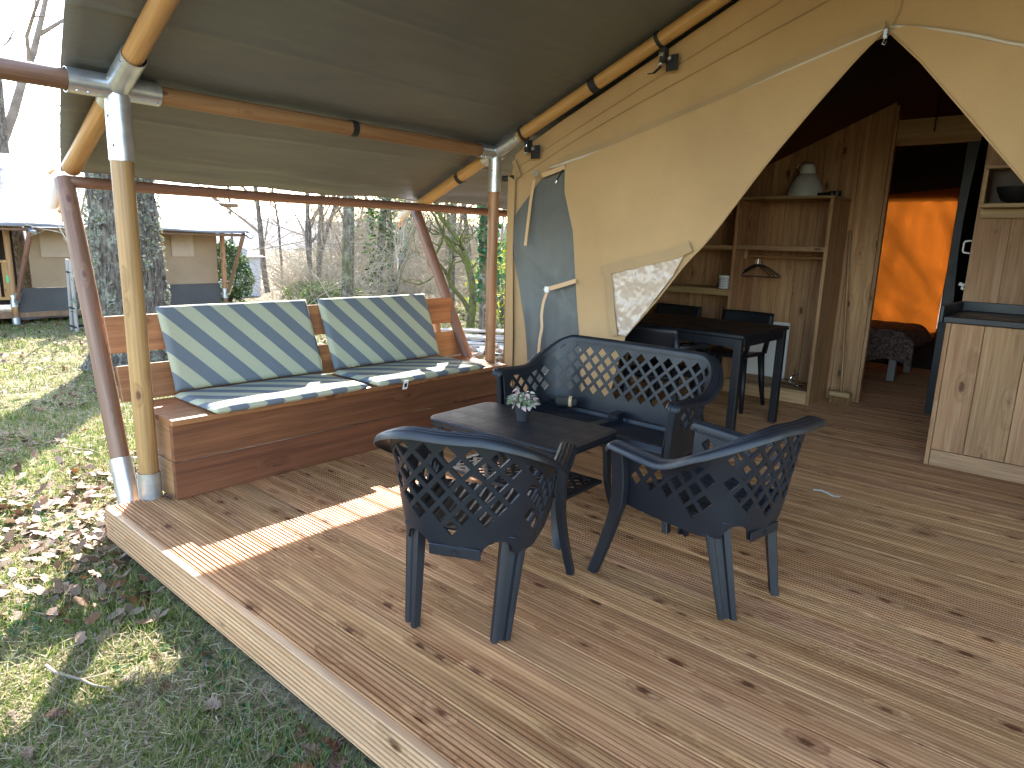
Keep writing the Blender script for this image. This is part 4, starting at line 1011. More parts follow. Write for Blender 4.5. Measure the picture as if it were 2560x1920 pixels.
# bedroom seen through the doorway
bed = thing('bed', 'low bed under a dark fur blanket beyond the doorway', 'bed', (1.2, 6.75, 0))
mb = MB(); mb.box(.3, 1.85, 6.3, 7.15, .28, .36, .01); obj('bed_frame', mb, M['pale_wood'], bed)
for x0, y0 in ((1.75, 7.05), (1.75, 6.34), (.32, 6.34), (.32, 7.05)):
    mb = MB(); mb.box(x0, x0+.07, y0, y0+.06, 0, .279, .004); obj('leg', mb, M['pale_wood'], bed)
mb = MB(); mb.box(.3, 1.86, 6.3, 7.16, .361, .47, .04); obj('mattress', mb, M['white'], bed)
def blk(u, v):
    # v runs from the far side over the top and down the near side
    x = .25+1.72*u; s = v*1.36
    rx = max(0, (x-1.80)/.17)
    if s < .92: yy = 7.17-s; z = .52-.02*rx**2*3
    else:
        k = min(1, (s-.92)/.1); yy = 6.25-.03*math.sin(k*1.57)-.02*math.sin(x*14); z = .52-.0-(s-.92)*(1-.0)
        z += .0
    z -= .10*rx**2
    return (x, yy, max(.19+.04*math.sin(x*8), z)+.012*nz(x*7, yy*7, 2))
mb = MB(); mb.grid(blk, 70, 70); obj('fur_blanket', mb, M['blanket'], bed, smooth=True)
for k in range(22):
    xx = 1.40-.012*k if k < 11 else 1.40-.012*(k-11); zz = .40-.02*(k if k < 11 else k-11)
    mb = MB(); mb.tube([(1.52+.006*math.sin(k*2.1), 6.205, .44-.011*k), (1.50+.02*math.sin(k), 6.19, .425-.011*k), (1.515+.015*math.cos(k*3), 6.185, .40-.011*k)], .004, 4); obj('fringe', mb, M['fringe'], bed)
oc = smooth_pl
mb = MB()
def orng(u, v):
    x = .22+1.745*u-.03*v*u; zt = 1.80+.15*u; zb = .43-.07*u
    return (x, 7.432+.003*math.sin(x*30+4*nz(x*3, v*2))+.012*nz(x*2, v*2, 5), zt+(zb-zt)*v)
mb.grid(orng, 50, 50); tag(obj('orange_curtain', mb, M['orange'], smooth=True), 'bright orange cloth hanging at the back of the bedroom', 'curtain')

# litter on the deck
mb = MB(); P = [(2.288, 2.486), (2.32, 2.495), (2.355, 2.492), (2.39, 2.478), (2.425, 2.479)]
mb.sweep([((p[0], p[1], .004+.004*math.sin(i*1.6)), (0, 1, 0), (0, 0, 1)) for i, p in enumerate(P)], [(-.009, 0), (.009, 0), (.009, .0012), (-.009, .0012)])
tag(obj('plastic_strip', mb, M['tagwhite']), 'short curled white plastic strip lying on the boards', 'strip')

# ================================================================== VEGETATION HELPERS
def bulk(name, verts, faces_n, m, cols, parent=None, loc=(0, 0, 0), local=False, smooth=False):
    # verts (N,k,3): N faces of k corners, cols (N,3)
    N, k, _ = verts.shape
    me = bpy.data.meshes.new(name); me.vertices.add(N*k); me.vertices.foreach_set('co', verts.reshape(-1).astype(np.float32))
    me.loops.add(N*k); me.loops.foreach_set('vertex_index', np.arange(N*k, dtype=np.int32))
    me.polygons.add(N); me.polygons.foreach_set('loop_start', np.arange(0, N*k, k, dtype=np.int32)); me.polygons.foreach_set('loop_total', np.full(N, k, dtype=np.int32))
    at_ = me.attributes.new('col', 'FLOAT_COLOR', 'POINT'); c = np.ones((N, k, 4), np.float32); c[:, :, :3] = cols[:, None, :]; at_.data.foreach_set('color', c.reshape(-1))
    me.materials.append(m); me.update(calc_edges=True); me.validate()
    return link(name, me, parent, loc, local)
def leaf_quads(P, size, rg, up=.3, asp=.55):
    # randomly turned diamond leaves at points P
    N = len(P); d = rg.normal(size=(N, 3)); d[:, 2] = d[:, 2]*.6+up; d /= np.linalg.norm(d, axis=1)[:, None]
    e = np.cross(d, rg.normal(size=(N, 3))); e /= np.linalg.norm(e, axis=1)[:, None]; s = (size*rg.uniform(.6, 1.3, N))[:, None]
    return np.stack([P-d*s, P+e*s*asp, P+d*s, P-e*s*asp], 1)
def mixcol(rg, N, cols, jit=.18):
    c = np.array(cols)[rg.integers(0, len(cols), N)]; return c*(1+rg.uniform(-jit, jit, (N, 1)))

def bare_tree(seed, H, r0, lean=(0, 0), first=.3, nl=11, sub=(6, 5, 4), spread=1.0, wig=.10, droop=0.0, twr=.006, stems=1):
    R = random.Random(seed); tr = MB(); cr_ = MB()
    def grow(p, d, L, r, lv, mbx):
        ns = (14, 7, 5, 3, 3)[lv]; n = (9, 6, 4, 3, 3)[lv]; pts = [Vector(p)]; rad = [r]; dd = Vector(d)
        w = wig*(1, 1.6, 2.2, 2.4, 2.4)[lv]
        for i in range(ns):
            dd = (dd+Vector((R.gauss(0, w), R.gauss(0, w), R.gauss(0, w)*.7+(.05 if lv else .02)-droop*lv*.03))).normalized()
            pts.append(pts[-1]+dd*L/ns); rad.append(max(twr*.6, r*(1-(i+1)/ns*(.72 if lv == 0 else .8))))
        mbx.tube(pts, rad, n, cap=False)
        if lv >= len(sub)+1: return
        nb = nl if lv == 0 else sub[lv-1]
        for b in range(nb):
            t_ = (first+(1-first)*(b+R.random())/nb) if lv == 0 else .22+.78*(b+R.random())/nb
            f = t_*ns; i = min(ns-1, int(f)); q = pts[i].lerp(pts[i+1], f-i); rb = rad[i]*(.62 if lv == 0 else .7)
            ax = (pts[i+1]-pts[i]).normalized(); o = ax.orthogonal().normalized(); o.rotate(Matrix.Rotation(R.random()*6.283, 3, ax))
            ang = R.uniform(.55, 1.05)*spread; nd = (ax*math.cos(ang)+o*math.sin(ang)).normalized()
            LL = L*(R.uniform(.38, .6) if lv == 0 else R.uniform(.4, .65))*(1.15-.45*t_)
            grow(q, nd, LL, max(twr, min(rb, LL*.035)), lv+1, cr_)
    for s_ in range(stems):
        a = R.random()*6.28
        l2 = Vector((lean[0], lean[1], 1)) if stems == 1 else Vector((math.cos(a)*.22, math.sin(a)*.22, 1))
        grow((0, 0, -.3) if stems == 1 else (math.cos(a)*.12, math.sin(a)*.12, -.3), l2.normalized(), H*(1 if s_ == 0 else R.uniform(.7, .95)), r0*(1 if stems == 1 else R.uniform(.55, .8)), 0, tr)
    return tr, cr_
protos = {}
def plant_tree(kind, spec, label, loc, rot=0, scale=1.0, group=None, tm='bark', cm='twig', cat='tree', name='bare_tree'):
    t0 = thing(name, label, cat, (loc[0], loc[1], gz(loc[0], loc[1])), rot, group)
    if kind not in protos:
        a, b = bare_tree(**spec); protos[kind] = (mesh('trunk', a, M[tm], smooth=True), mesh('crown', b, M[cm], smooth=True))
    for nm, me in zip(('trunk', 'crown'), protos[kind]):
        link(nm, me, t0, local=True)
    t0.scale = (scale,)*3; return t0

# ------------------------------------------------------------------ the big lichened oak behind the bench
OX, OY = -5.15, 1.78
oak = thing('oak_tree', 'thick lichen covered oak trunk growing behind the bench', 'tree', (OX, OY, gz(OX, OY)))
mb = MB()
def oakf(u, v):
    a = u*2*math.pi; z = -.2+v*8.2; r = .335*(1-.035*max(0, z))+.14*math.exp(-max(0, z+.05)/.16)*(.7+.5*math.sin(a*5+1.2)**2)+.09*math.exp(-max(0, z)/.9)
    ca, sa = math.cos(a), math.sin(a)
    h = .020*abs(nz(ca*6, sa*6, z*1.5))+.030*nz(ca*14+3, sa*14, z*3.2)+.014*nz(ca*30, sa*30, z*8)+.03*nz(ca*1.4, sa*1.4, z*.6)
    r += h
    return (ca*r+.03*nz(z*.5, 3), sa*r+.03*nz(z*.5, 7), z)
mb.grid(oakf, 181, 420); obj('trunk', mb, M['oakbark'], oak, local=True, smooth=True)
_, cb = bare_tree(21, 9.0, .26, first=.12, nl=6, sub=(4, 3), spread=1.1, wig=.13)
cb.v = [(v[0], v[1], v[2]+6.4) for v in cb.v]; obj('crown', cb, M['twig'], oak, local=True, smooth=True)
rg = np.random.default_rng(3); N = 9000
th = rg.uniform(0, 6.283, N); zz = rg.uniform(.1, 5.0, N)**1.0; patch = np.array([nz(math.cos(a)*2.2, math.sin(a)*2.2, z*1.6) for a, z in zip(th, zz)])
keep = patch > .06; th, zz = th[keep], zz[keep]; rr_ = .335*(1-.035*zz)+.09*np.exp(-zz/.9)+.026+rg.uniform(0, .028, len(th))
P = np.stack([np.cos(th)*rr_, np.sin(th)*rr_, zz], 1)
o = bulk('lichen', leaf_quads(P, .021, rg, 0, .8), 4, M['leafcol'], mixcol(rg, len(P), [(.22, .23, .16), (.30, .31, .23), (.17, .18, .10), (.26, .265, .20)]), oak, local=True); o['kind'] = 'stuff'

# ------------------------------------------------------------------ bare trees, nearer ones told apart
plant_tree('slim', dict(seed=31, H=15, r0=.135, first=.6, nl=7, sub=(4, 3), wig=.035, spread=.9), 'straight slender grey trunk rising between the two striped cushions', (-9.0, 7.41), name='slender_tree')
plant_tree('crook', dict(seed=44, H=13, r0=.11, first=.14, nl=10, sub=(7, 5, 4), wig=.10, spread=1.0), 'dark crooked bare oak beyond the white shed', (-21.2, 12.35), tm='darkbark')
plant_tree('multi', dict(seed=52, H=11, r0=.12, first=.2, nl=8, sub=(6, 5, 3), wig=.06, stems=4, spread=.7), 'many stemmed bare tree spreading upward from one base', (-17.2, 11.9), tm='darkbark')
plant_tree('left', dict(seed=67, H=13, r0=.24, first=.22, nl=12, sub=(6, 5, 4), wig=.06), 'bare tree standing behind the neighbouring tent roof', (-17.6, 3.75), .6, tm='darkbark')
plant_tree('t4', dict(seed=71, H=14, r0=.085, first=.5, nl=7, sub=(4, 3), wig=.05), 'thin grey trunk beside the ivy clad trees', (-8.3, 9.85))
# crooked mossy little tree beside the trunk with ivy
plant_tree('moss', dict(seed=83, H=3.4, r0=.085, first=.12, nl=7, sub=(5, 4, 3), wig=.22, spread=1.1, twr=.004), 'small crooked mossy tree beside the broad trunk', (-5.0, 7.2), tm='mossbark', cm='mossbark', name='crooked_tree')
def ivy_tree(label, loc, H, r, n, zlo, zhi, rad, seed, cols, lean=(0, 0)):
    t0 = thing('ivy_tree', label, 'tree', (loc[0], loc[1], gz(*loc)))
    a, b = bare_tree(seed, H, r, lean=lean, first=.55, nl=7, sub=(4, 3), wig=.03)
    obj('trunk', a, M['bark'], t0, local=True, smooth=True); obj('crown', b, M['twig'], t0, local=True, smooth=True)
    rg = np.random.default_rng(seed); th = rg.uniform(0, 6.283, n); z = rg.uniform(zlo, zhi, n)
    cl = np.array([nz(math.cos(a_)*1.6, math.sin(a_)*1.6, q*1.2+seed) for a_, q in zip(th, z)]); k = cl > -.18; th, z, cl = th[k], z[k], cl[k]
    rr_ = r*(1-.5*z/H)+rad*np.abs(rg.normal(size=len(th)))*(.4+np.clip(cl+.3, 0, 1))
    P = np.stack([np.cos(th)*rr_+lean[0]*z, np.sin(th)*rr_+lean[1]*z, z], 1)
    o = bulk('ivy', leaf_quads(P, .055, rg, -.2, .8), 4, M['leafcol'], mixcol(rg, len(P), cols), t0, local=True); o['kind'] = 'stuff'
ivg = [(.04, .085, .025), (.06, .12, .03), (.03, .065, .022), (.14, .21, .045)]
ivy_tree('tall trunk thickly wrapped in dark ivy behind the bench', (-11.2, 9.9), 13, .10, 2500, .2, 9.5, .22, 91, ivg)
ivy_tree('second ivy wrapped trunk leaning behind the dark ivy one', (-12.3, 11.3), 13, .085, 1500, 1.0, 9, .2, 92, ivg+[(.14, .22, .04)])
ivy_tree('broad grey trunk with a strip of ivy beside the rear tent post', (-4.3, 6.85), 12, .12, 700, .6, 2.6, .05, 93, [(.04, .11, .04), (.06, .15, .05)])
# many look-alike trees of the wood behind
kinds = [('w%d' % i, dict(seed=100+i, H=R_, r0=q, first=f, nl=9, sub=(6, 4, 3), wig=w, spread=s_, twr=.009)) for i, (R_, q, f, w, s_) in enumerate(((12, .085, .2, .07, 1.0), (14, .10, .3, .05, .9), (10, .07, .12, .09, 1.1), (13, .08, .25, .06, .85)))]
R3 = random.Random(12)
for i in range(84):
    dist = R3.uniform(19, 62) if i > 14 else R3.uniform(17, 30); brg = math.radians(R3.uniform(104, 170)) if i > 8 else math.radians(R3.uniform(108, 132))
    x, y = CX+math.cos(brg)*dist, CY+math.sin(brg)*dist
    if (-18.5 < x < -9.5 and -3 < y < 7.5) or (brg > math.radians(152) and dist < 42) or (brg > math.radians(145) and i % 3): continue
    kd = kinds[R3.randrange(4)]
    plant_tree(kd[0], kd[1], 'bare grey tree of the leafless wood behind the bench', (x, y), R3.random()*6.28, R3.uniform(.7, 1.15), 'trees of the leafless wood', tm='darkbark')

skinds = [('s%d' % i, dict(seed=300+i, H=h_, r0=.045, first=.06, nl=12, sub=(6, 5, 3), wig=.12, spread=1.0, twr=.006, stems=st_)) for i, (h_, st_) in enumerate(((4.5, 2), (6, 1), (3.6, 3)))]
for i in range(64):
    dist = R3.uniform(15, 46); brg = math.radians(R3.uniform(106, 146)); x, y = CX+math.cos(brg)*dist, CY+math.sin(brg)*dist
    if (-18.5 < x < -9.0 and -3 < y < 7.3) or (-20.5 < x < -16 and 8.5 < y < 12.5): continue
    kd = skinds[R3.randrange(3)]
    plant_tree(kd[0], kd[1], 'pale leafless sapling in the thicket behind the bench', (x, y), R3.random()*6.28, R3.uniform(.7, 1.3), 'saplings of the thicket', tm='bark', cm='paletwig', name='bare_sapling')
# undergrowth: tangles of bare stems nobody could count
def brush(name, label, n, area, hgt, seed, m, r=.005):
    R = random.Random(seed); mb = MB()
    for c_ in range(n//14):
        x0, y0 = area(R); z0 = gz(x0, y0)-.05; hc = hgt*R.uniform(.3, 1.0)
        for i in range(14):
            x = x0+R.gauss(0, .35); y = y0+R.gauss(0, .35); h = hc*R.uniform(.3, 1.0); a = R.random()*6.28; l = R.uniform(.3, 1.3)*h
            d = Vector((math.cos(a)*l, math.sin(a)*l, h)); p = Vector((x, y, z0+R.random()*.4*h)); pts = [p.copy()]
            for q in range(4): d = d+Vector((R.gauss(0, .35)*h, R.gauss(0, .35)*h, R.gauss(-.12, .25)*h)); p = p+d*.25; pts.append(p.copy())
            rd = r*R.uniform(.6, 1.5); mb.tube(pts, [rd, rd*.85, rd*.65, rd*.5, rd*.3], 3, cap=False)
            for q in range(4):
                i0 = R.randrange(1, 4); p2 = pts[i0].lerp(pts[i0+1], R.random()); ll = h*R.uniform(.15, .5); dd = Vector((R.gauss(0, 1), R.gauss(0, 1), R.gauss(.4, .6))).normalized()
                mb.tube([p2, p2+dd*ll*.5+Vector((0, 0, R.gauss(0, .05))), p2+dd*ll], [rd*.55, rd*.4, rd*.2], 3, cap=False)
    o = obj(name, mb, m, smooth=True); tag(o, label, 'undergrowth', kind='stuff'); return o
def polar(b0, b1, d0, d1):
    def f(R):
        while True:
            b = math.radians(R.uniform(b0, b1)); d = math.sqrt(R.uniform(d0*d0, d1*d1)); x, y = CX+math.cos(b)*d, CY+math.sin(b)*d
            if not (-18.5 < x < -9.2 and -3 < y < 7.0) and not (-20.5 < x < -16 and 8.5 < y < 12.5): return x, y
    return f
brush('pale_undergrowth', 'pale tangle of leafless undergrowth filling the wood', 8400, polar(106, 150, 15, 34), 2.4, 5, M['paletwig'], .007)
brush('dark_undergrowth', 'darker tangle of bare saplings deeper in the wood', 2800, polar(104, 165, 30, 60), 4.2, 6, M['paletwig'], .012)
brush('near_undergrowth', 'thin bare brambles and twigs by the ivy clad trees', 1500, polar(108, 122, 10.5, 16), 2.0, 9, M['paletwig'], .0045)

# leafy shrubs
def leafy(name, label, cat, loc, dims, n, size, cols, seed, shape='ell', stem=True, group=None):
    rg = np.random.default_rng(seed); t0 = thing(name, label, cat, (loc[0], loc[1], gz(*loc)), group=group)
    d = rg.normal(size=(n, 3)); d /= np.linalg.norm(d, axis=1)[:, None]; rad = rg.uniform(.45, 1.0, n)**.5
    bump_ = np.array([1+.35*nz(*(q*2.6), seed) if False else 1+.3*nz(q[0]*2.6, q[1]*2.6, q[2]*2.6+seed) for q in d])
    P = d*(rad*bump_)[:, None]
    if shape == 'cone': P[:, :2] *= (1-.62*(P[:, 2:3]+1)/2)**.8*1.25
    P = P*np.array(dims)+np.array([0, 0, dims[2]*.95])
    o = bulk('foliage', leaf_quads(P, size, rg, .5, .35), 4, M['leafcol'], mixcol(rg, n, cols), t0, local=True); o['kind'] = 'stuff'
    if stem:
        mb = MB()
        for k in range(5):
            a = k*1.25; mb.tube([(0, 0, -.1), (math.cos(a)*dims[0]*.3, math.sin(a)*dims[1]*.3, dims[2]*.8), (math.cos(a)*dims[0]*.55, math.sin(a)*dims[1]*.55, dims[2]*1.5)], [.03, .02, .008], 5)
        obj('stem', mb, M['darkbark'], t0, local=True)
    return t0
cg = [(.06, .12, .04), (.09, .17, .055), (.15, .23, .08), (.04, .085, .03)]
leafy('conifer_shrub', 'dense green conifer shrub between the neighbouring tent and the shed', 'shrub', (-13.75, 7.15), (.62, .62, .82), 5200, .05, cg, 1, 'cone')
for k, (x, y, s_) in enumerate(((-10.6, 7.75, 1.0), (-11.3, 8.3, 1.15), (-10.2, 8.4, .9), (-12.0, 8.2, 1.0))):
    leafy('broom_shrub', 'low feathery green shrub at the edge of the wood', 'shrub', (x, y), (.5*s_, .5*s_, .30*s_), 1100, .04, [(.10, .16, .04), (.16, .21, .06), (.22, .24, .09)], 20+k, group='low green shrubs at the wood edge')
leafy('forsythia', 'bright yellow flowering bush seen past the rear tent post', 'bush', (-5.5, 8.6), (.75, .75, .75), 1500, .045, [(.62, .55, .03), (.45, .50, .05), (.30, .38, .06)], 31)
leafy('laurel_bush', 'glossy light green bush near the yellow one', 'bush', (-6.6, 10.6), (.8, .8, 1.1), 1500, .07, [(.16, .27, .05), (.25, .36, .08), (.10, .2, .04)], 32)

# young tree tied to a tripod of stakes, with a leafless shrub at its foot
yt = thing('young_tree', 'young tree tied between pale stakes in front of the neighbouring tent', 'tree', (-9.2, 2.36, gz(-9.2, 2.36)))
a, b = bare_tree(205, 3.0, .035, first=.25, nl=14, sub=(5, 3), wig=.05, twr=.005); obj('trunk', a, M['bark'], yt, local=True, smooth=True); obj('crown', b, M['paletwig'], yt, local=True, smooth=True)
for dx, dy in ((-.13, -.05), (.0, .12), (.13, -.05)):
    mb = MB(); mb.tube([(dx, dy, -.2), (dx*.6, dy*.6, 1.15)], .028, 8); obj('stake', mb, M['pale_wood'], yt, local=True)
for z in (.08, .38, .95):
    mb = MB(); s_ = 1-.35*z; pts = [(-.15*s_, -.07*s_, z), (.15*s_, -.07*s_, z), (0, .15*s_, z), (-.15*s_, -.07*s_, z)]; mb.tube(pts, .018, 6); obj('tie_rail', mb, M['plug'], yt, local=True)
leafy('grey_shrub', 'sparse grey green shrub at the foot of the staked young tree', 'shrub', (-9.0, 2.75), (.55, .5, .55), 700, .04, [(.12, .15, .09), (.25, .27, .17), (.08, .12, .07)], 41)

# ================================================================== NEIGHBOURING TENT
gN = -.47
lg = thing('neighbour_tent', 'neighbouring beige safari tent with a sunlit white roof beyond the oak', 'tent', (-13.6, 2.5, gN))
EX, EZ = -10.4, 1.255; RX = EX-3.24
mb = MB()
def nroof(u, v):
    x = EX-3.24*u; yR = 6.02+.08*u; y = -3.6+(yR+3.6)*v
    return (x, y, EZ+SL*3.24*u+.02*nz(u*4, v*9)-.015*math.sin(v*math.pi*5)**2*(1-u))
mb.grid(nroof, 30, 60, mi=0)
def nroof2(u, v): p = nroof(u, v); return (2*RX-p[0], p[1], p[2])
mb.grid(nroof2, 30, 60, flip=True); o = obj('roof_canvas', mb, M['rooftop'], lg, smooth=True)
md = o.modifiers.new('t', 'SOLIDIFY'); md.thickness = .01
WX = -11.3; DZ = -.30
def wall(y0, y1, z0, z1, m, nm, off=0.0, rip=.01):
    mb = MB(); mb.grid(lambda u, v: (WX+off+rip*math.sin(u*(y1-y0)*9)*(1-v)+.012*nz(u*5, v*3, 1), y0+(y1-y0)*u, z0+(z1-z0)*v+(.03*math.sin(u*4) if nm == 'skirt' and v < .1 else 0)), 60, 10); return obj(nm, mb, m, lg, smooth=True)
wall(2.30, 5.72, .17, 1.24, M['wallcloth'], 'wall_canvas')
wall(2.0, 5.74, -.40, .168, M['skirt'], 'skirt', .03, .02)
wall(2.486, 3.075, .716, 1.20, M['wallpatch'], 'window_flap', .028, .0); wall(4.775, 5.223, .739, 1.19, M['wallpatch'], 'window_flap', .028, .0)
wall(-3.2, 2.29, -.2, 1.24, M['liner'], 'veranda_back', -.9, .0)
mb = MB(); mb.grid(lambda u, v: (WX-4.6*u, 5.73+.03*math.sin(u*30), -.35+v*(1.55+.431*4.6*u if u < .5 else 1.55+.431*4.6*(1-u))), 30, 10); obj('end_canvas', mb, M['wallcloth'], lg, smooth=True)
for y in (1.98, 5.81):
    pole('corner_post', (-11.2, y, -.05 if y > 3 else -.28), (-11.2, y, 1.35), .05, M['pineZ'], lg, n=12)
    pole('eave_prop', (-11.12, y+.03, -.02), (-10.5, y+(.2 if y < 3 else .12), 1.20), .042, M['stained'], lg, n=12)
    band('foot_sleeve', (-11.2, y, -.15), (-11.2, y, .06), .058, M['steel'], lg); band('prop_sleeve', (-11.15, y+.03, -.06), (-11.06, y+.05, .12), .05, M['steel'], lg)
    pole('pier', (-11.2, y, gN-.25), (-11.2, y, -.05), .045, M['stained'], lg, n=10); band('pier_shoe', (-11.2, y, gN-.1), (-11.2, y, gN+.13), .06, M['steel'], lg)
    mb = MB(); pth = [(Vector((-10.62, y+.15, 1.30)), Vector((0, 1, 0)), Vector((.4, 0, .9))), (Vector((-10.32, y+.2, 1.17)), Vector((0, 1, 0)), Vector((.4, 0, .9)))]
    mb.sweep(pth, [(-.05, 0), (-.03, -.04), (.03, -.04), (.05, 0), (.03, .012), (-.03, .012)]); obj('eave_bracket', mb, M['steel'], lg, recalc=True)
    mb = MB(); mb.tube([(-10.36, y+.2, 1.20), (-12.6, y+.15, 2.22)], .007, 5); obj('guy_strap', mb, M['pale_wood'], lg)
pole('eave_pole', (-10.52, -3.5, 1.205), (-10.52, 5.95, 1.205), .028, M['stained'], lg, n=10)
pole('purlin', (-11.9, 5.3, 1.86), (-11.9, 6.55, 1.86), .05, M['stained'], lg, n=10)
for y in (2.2, 2.5, 2.75, 3.0, 3.4, 3.9, 4.5, 5.2):
    mb = MB(); mb.box(-11.75, -11.68, y, y+.09, gN-.2, -.25, .004); obj('floor_pier', mb, M['stained'], lg)
mb = MB(); mb.box(-15.8, -11.25, -3.5, 5.7, -.36, -.26, .01); obj('floor_frame', mb, M['stained'], lg)
# veranda railing left of its post
for y in (1.86, 1.72, 1.35, 1.0, .6):
    mb = MB(); mb.box(-11.24, -11.18, y, y+.085, -.02, .62, .004); obj('rail_post', mb, M['rafter'], lg)
for z in (-.02, .62):
    mb = MB(); mb.box(-11.26, -11.16, -3.2, 1.96, z, z+.05, .004); obj('rail', mb, M['rafter'], lg)
mb = MB(); mb.box(-11.178, -11.174, 1.90, 1.99, .28, .40, .001); obj('green_sticker', mb, M['green'], lg)
for z in np.arange(-.15, .95, .148):
    mb = MB(); mb.box(-11.25, -11.22, 3.30, 3.75, z, z+.143, .004); obj('board', mb, M['boardX'], lg)

# white clad shed
sh = thing('garden_shed', 'small white clad shed with a grey tiled roof behind the conifer shrub', 'shed', (-18.6, 10.3, gz(-18.6, 10.3)))
sg = gz(-18.6, 10.3); clad = mat('white_cladding', .5, (.72, .74, .78))
wallz = .50; SX0, SX1, SY0, SY1 = -20.2, -17.85, 9.0, 10.25
mb = MB(); mb.box(SX0, SX1-.03, SY0, SY1-.03, sg-.1, wallz, .01); obj('wall_core', mb, clad, sh)
z = sg
while z < wallz-.02:
    mb = MB(); mb.prism([(SY0, z), (SY0, z+.115), (SY1, z+.115), (SY1, z)], 0, SX1-.03, SX1-.029) if False else mb.box(SX1-.03, SX1-.012+.008*0, SY0, SY1, z, z+.108, .004)
    obj('cladding_board', mb, clad, sh); mb = MB(); mb.box(SX0, SX1-.031, SY1-.03, SY1-.012, z, z+.108, .004); obj('cladding_board', mb, clad, sh); z += .115
mb = MB(); ex = .14; cx_, cyy = (SX0+SX1)/2, (SY0+SY1)/2
mb.add([(SX0-ex, SY0-ex, wallz), (SX1+ex, SY0-ex, wallz), (SX1+ex, SY1+ex, wallz), (SX0-ex, SY1+ex, wallz), (SX0+.75, cyy, wallz+.42), (SX1-.75, cyy, wallz+.42)], [(0, 1, 5, 4), (1, 2, 5), (2, 3, 4, 5), (3, 0, 4), (3, 2, 1, 0)])
obj('roof', mb, noisy('grey_tiles', [(.3, (.20, .18, .16)), (.7, (.32, .29, .26))], 6, 4, .8, .5), sh)

# ================================================================== RUBBLE AND PLANKS BEHIND THE BENCH END
R4 = random.Random(5)
st_m = noisy('rubble_stone', [(.3, (.16, .09, .055)), (.7, (.42, .31, .22))], 9, 5, .9, .6, .02, rnd=.25)
stone_me = []
for k in range(5):
    b = bmesh.new(); bmesh.ops.create_icosphere(b, subdivisions=2, radius=1)
    for v in b.verts: v.co *= 1+.45*nz(v.co.x*1.5+k*7, v.co.y*1.5, v.co.z*1.5); v.co.z *= .6
    me = bpy.data.meshes.new('rubble_stone'); b.to_mesh(me); b.free(); me.materials.append(st_m); stone_me.append(me)
for k in range(130):
    a = R4.random(); x = -1.1-2.6*R4.random(); y = 3.5+2.2*R4.random(); s_ = R4.uniform(.03, .085)
    hh = .22*math.exp(-((x+2.2)/.9)**2-((y-4.5)/.8)**2)*R4.random()
    o = link('rubble_stone', stone_me[k % 5], None, (x, y, gz(x, y)+s_*.35+hh)); o.rotation_euler = (R4.uniform(-.4, .4), R4.uniform(-.4, .4), R4.random()*6); o.scale = (s_, s_*R4.uniform(.7, 1), s_)
    tag(o, 'rough brown stone in the rubble heap behind the bench end', 'stone', 'stones of the rubble heap')
wm = wood('weathered_plank', 0, (.50, .42, .33), (.34, .27, .20), rough=.8, rnd=.2)
for k in range(9):
    mb = MB(); mb.box(-1.1, 1.1, -.07, .07, 0, .03, .003); o = obj('loose_plank', mb, wm, loc=(-3.55-.13*(k % 5), 5.7+.34*(k % 5)+.06*k, gz(-3.6, 6)+.03+.032*(k//5+k % 2)))
    o.rotation_euler = (0, 0, math.radians(38+R4.uniform(-10, 10))); tag(o, 'weathered plank on the heap of timber beside the broad trunk', 'plank', 'planks dumped behind the tent')
mb = MB(); mb.grid(lambda u, v: (-4.9+2.6*u+.3*v, 4.9+1.3*v+.5*u, gz(-3.6, 5.5)+.05+.03*nz(u*4, v*4)), 24, 16); o = obj('pale_sheet', mb, canvas('pale_tarp', (.55, .54, .52), wr=.6), smooth=True); tag(o, 'pale crumpled sheet spread on the ground beyond the rubble', 'sheet')

# ================================================================== GRASS, MOSS AND FALLEN LEAVES
def ground_pts(n, seed, rmax=16, rmin=1.2, pw_=1.0):
    rg = np.random.default_rng(seed); out = []
    d = rmin*(rmax/rmin)**(rg.random(n*2)**pw_); b = np.radians(rg.uniform(125, 205, n*2))
    x = CX+np.cos(b)*d; y = CY+np.sin(b)*d
    k = ~((x > -.02) & (y > YF-.01)) & (x < 3.0); return x[k][:n], y[k][:n], rg
gzv = lambda x, y: np.array([gz(a, b) for a, b in zip(x, y)])
def dens(x, y, f=1.1, s_=0): return np.array([nz(a*f, b*f, s_)+.5*nz(a*f*3, b*f*3, s_+5) for a, b in zip(x, y)])
x, y, rg = ground_pts(230000, 1); g = dens(x, y); k = g+rg.normal(size=len(x))*.28 > -.38; x, y, g = x[k], y[k], g[k]; N = len(x)
z = gzv(x, y); dist = np.hypot(x-CX, y-CY); hgt = rg.uniform(.02, .062, N)*(1+.8*np.clip(g, 0, 1)); wd = .0016+.00045*dist; a = rg.uniform(0, 6.283, N); ln_ = rg.uniform(.1, 1.2, N)*hgt
B = np.stack([x, y, z-.004], 1); pr = np.stack([-np.sin(a), np.cos(a), np.zeros(N)], 1)*wd[:, None]; a2 = a+rg.normal(size=N)*.8; tip = B+np.stack([np.cos(a2)*ln_, np.sin(a2)*ln_, hgt], 1)
gc = mixcol(rg, N, [(.10, .155, .028), (.14, .20, .04), (.075, .125, .025), (.20, .22, .06), (.28, .25, .11)], .25)
gr = bulk('grass', np.stack([B-pr, B+pr, tip], 1), 3, M['grasscol'], gc); tag(gr, 'short patchy green grass on the ground beside the deck', 'grass', kind='stuff')
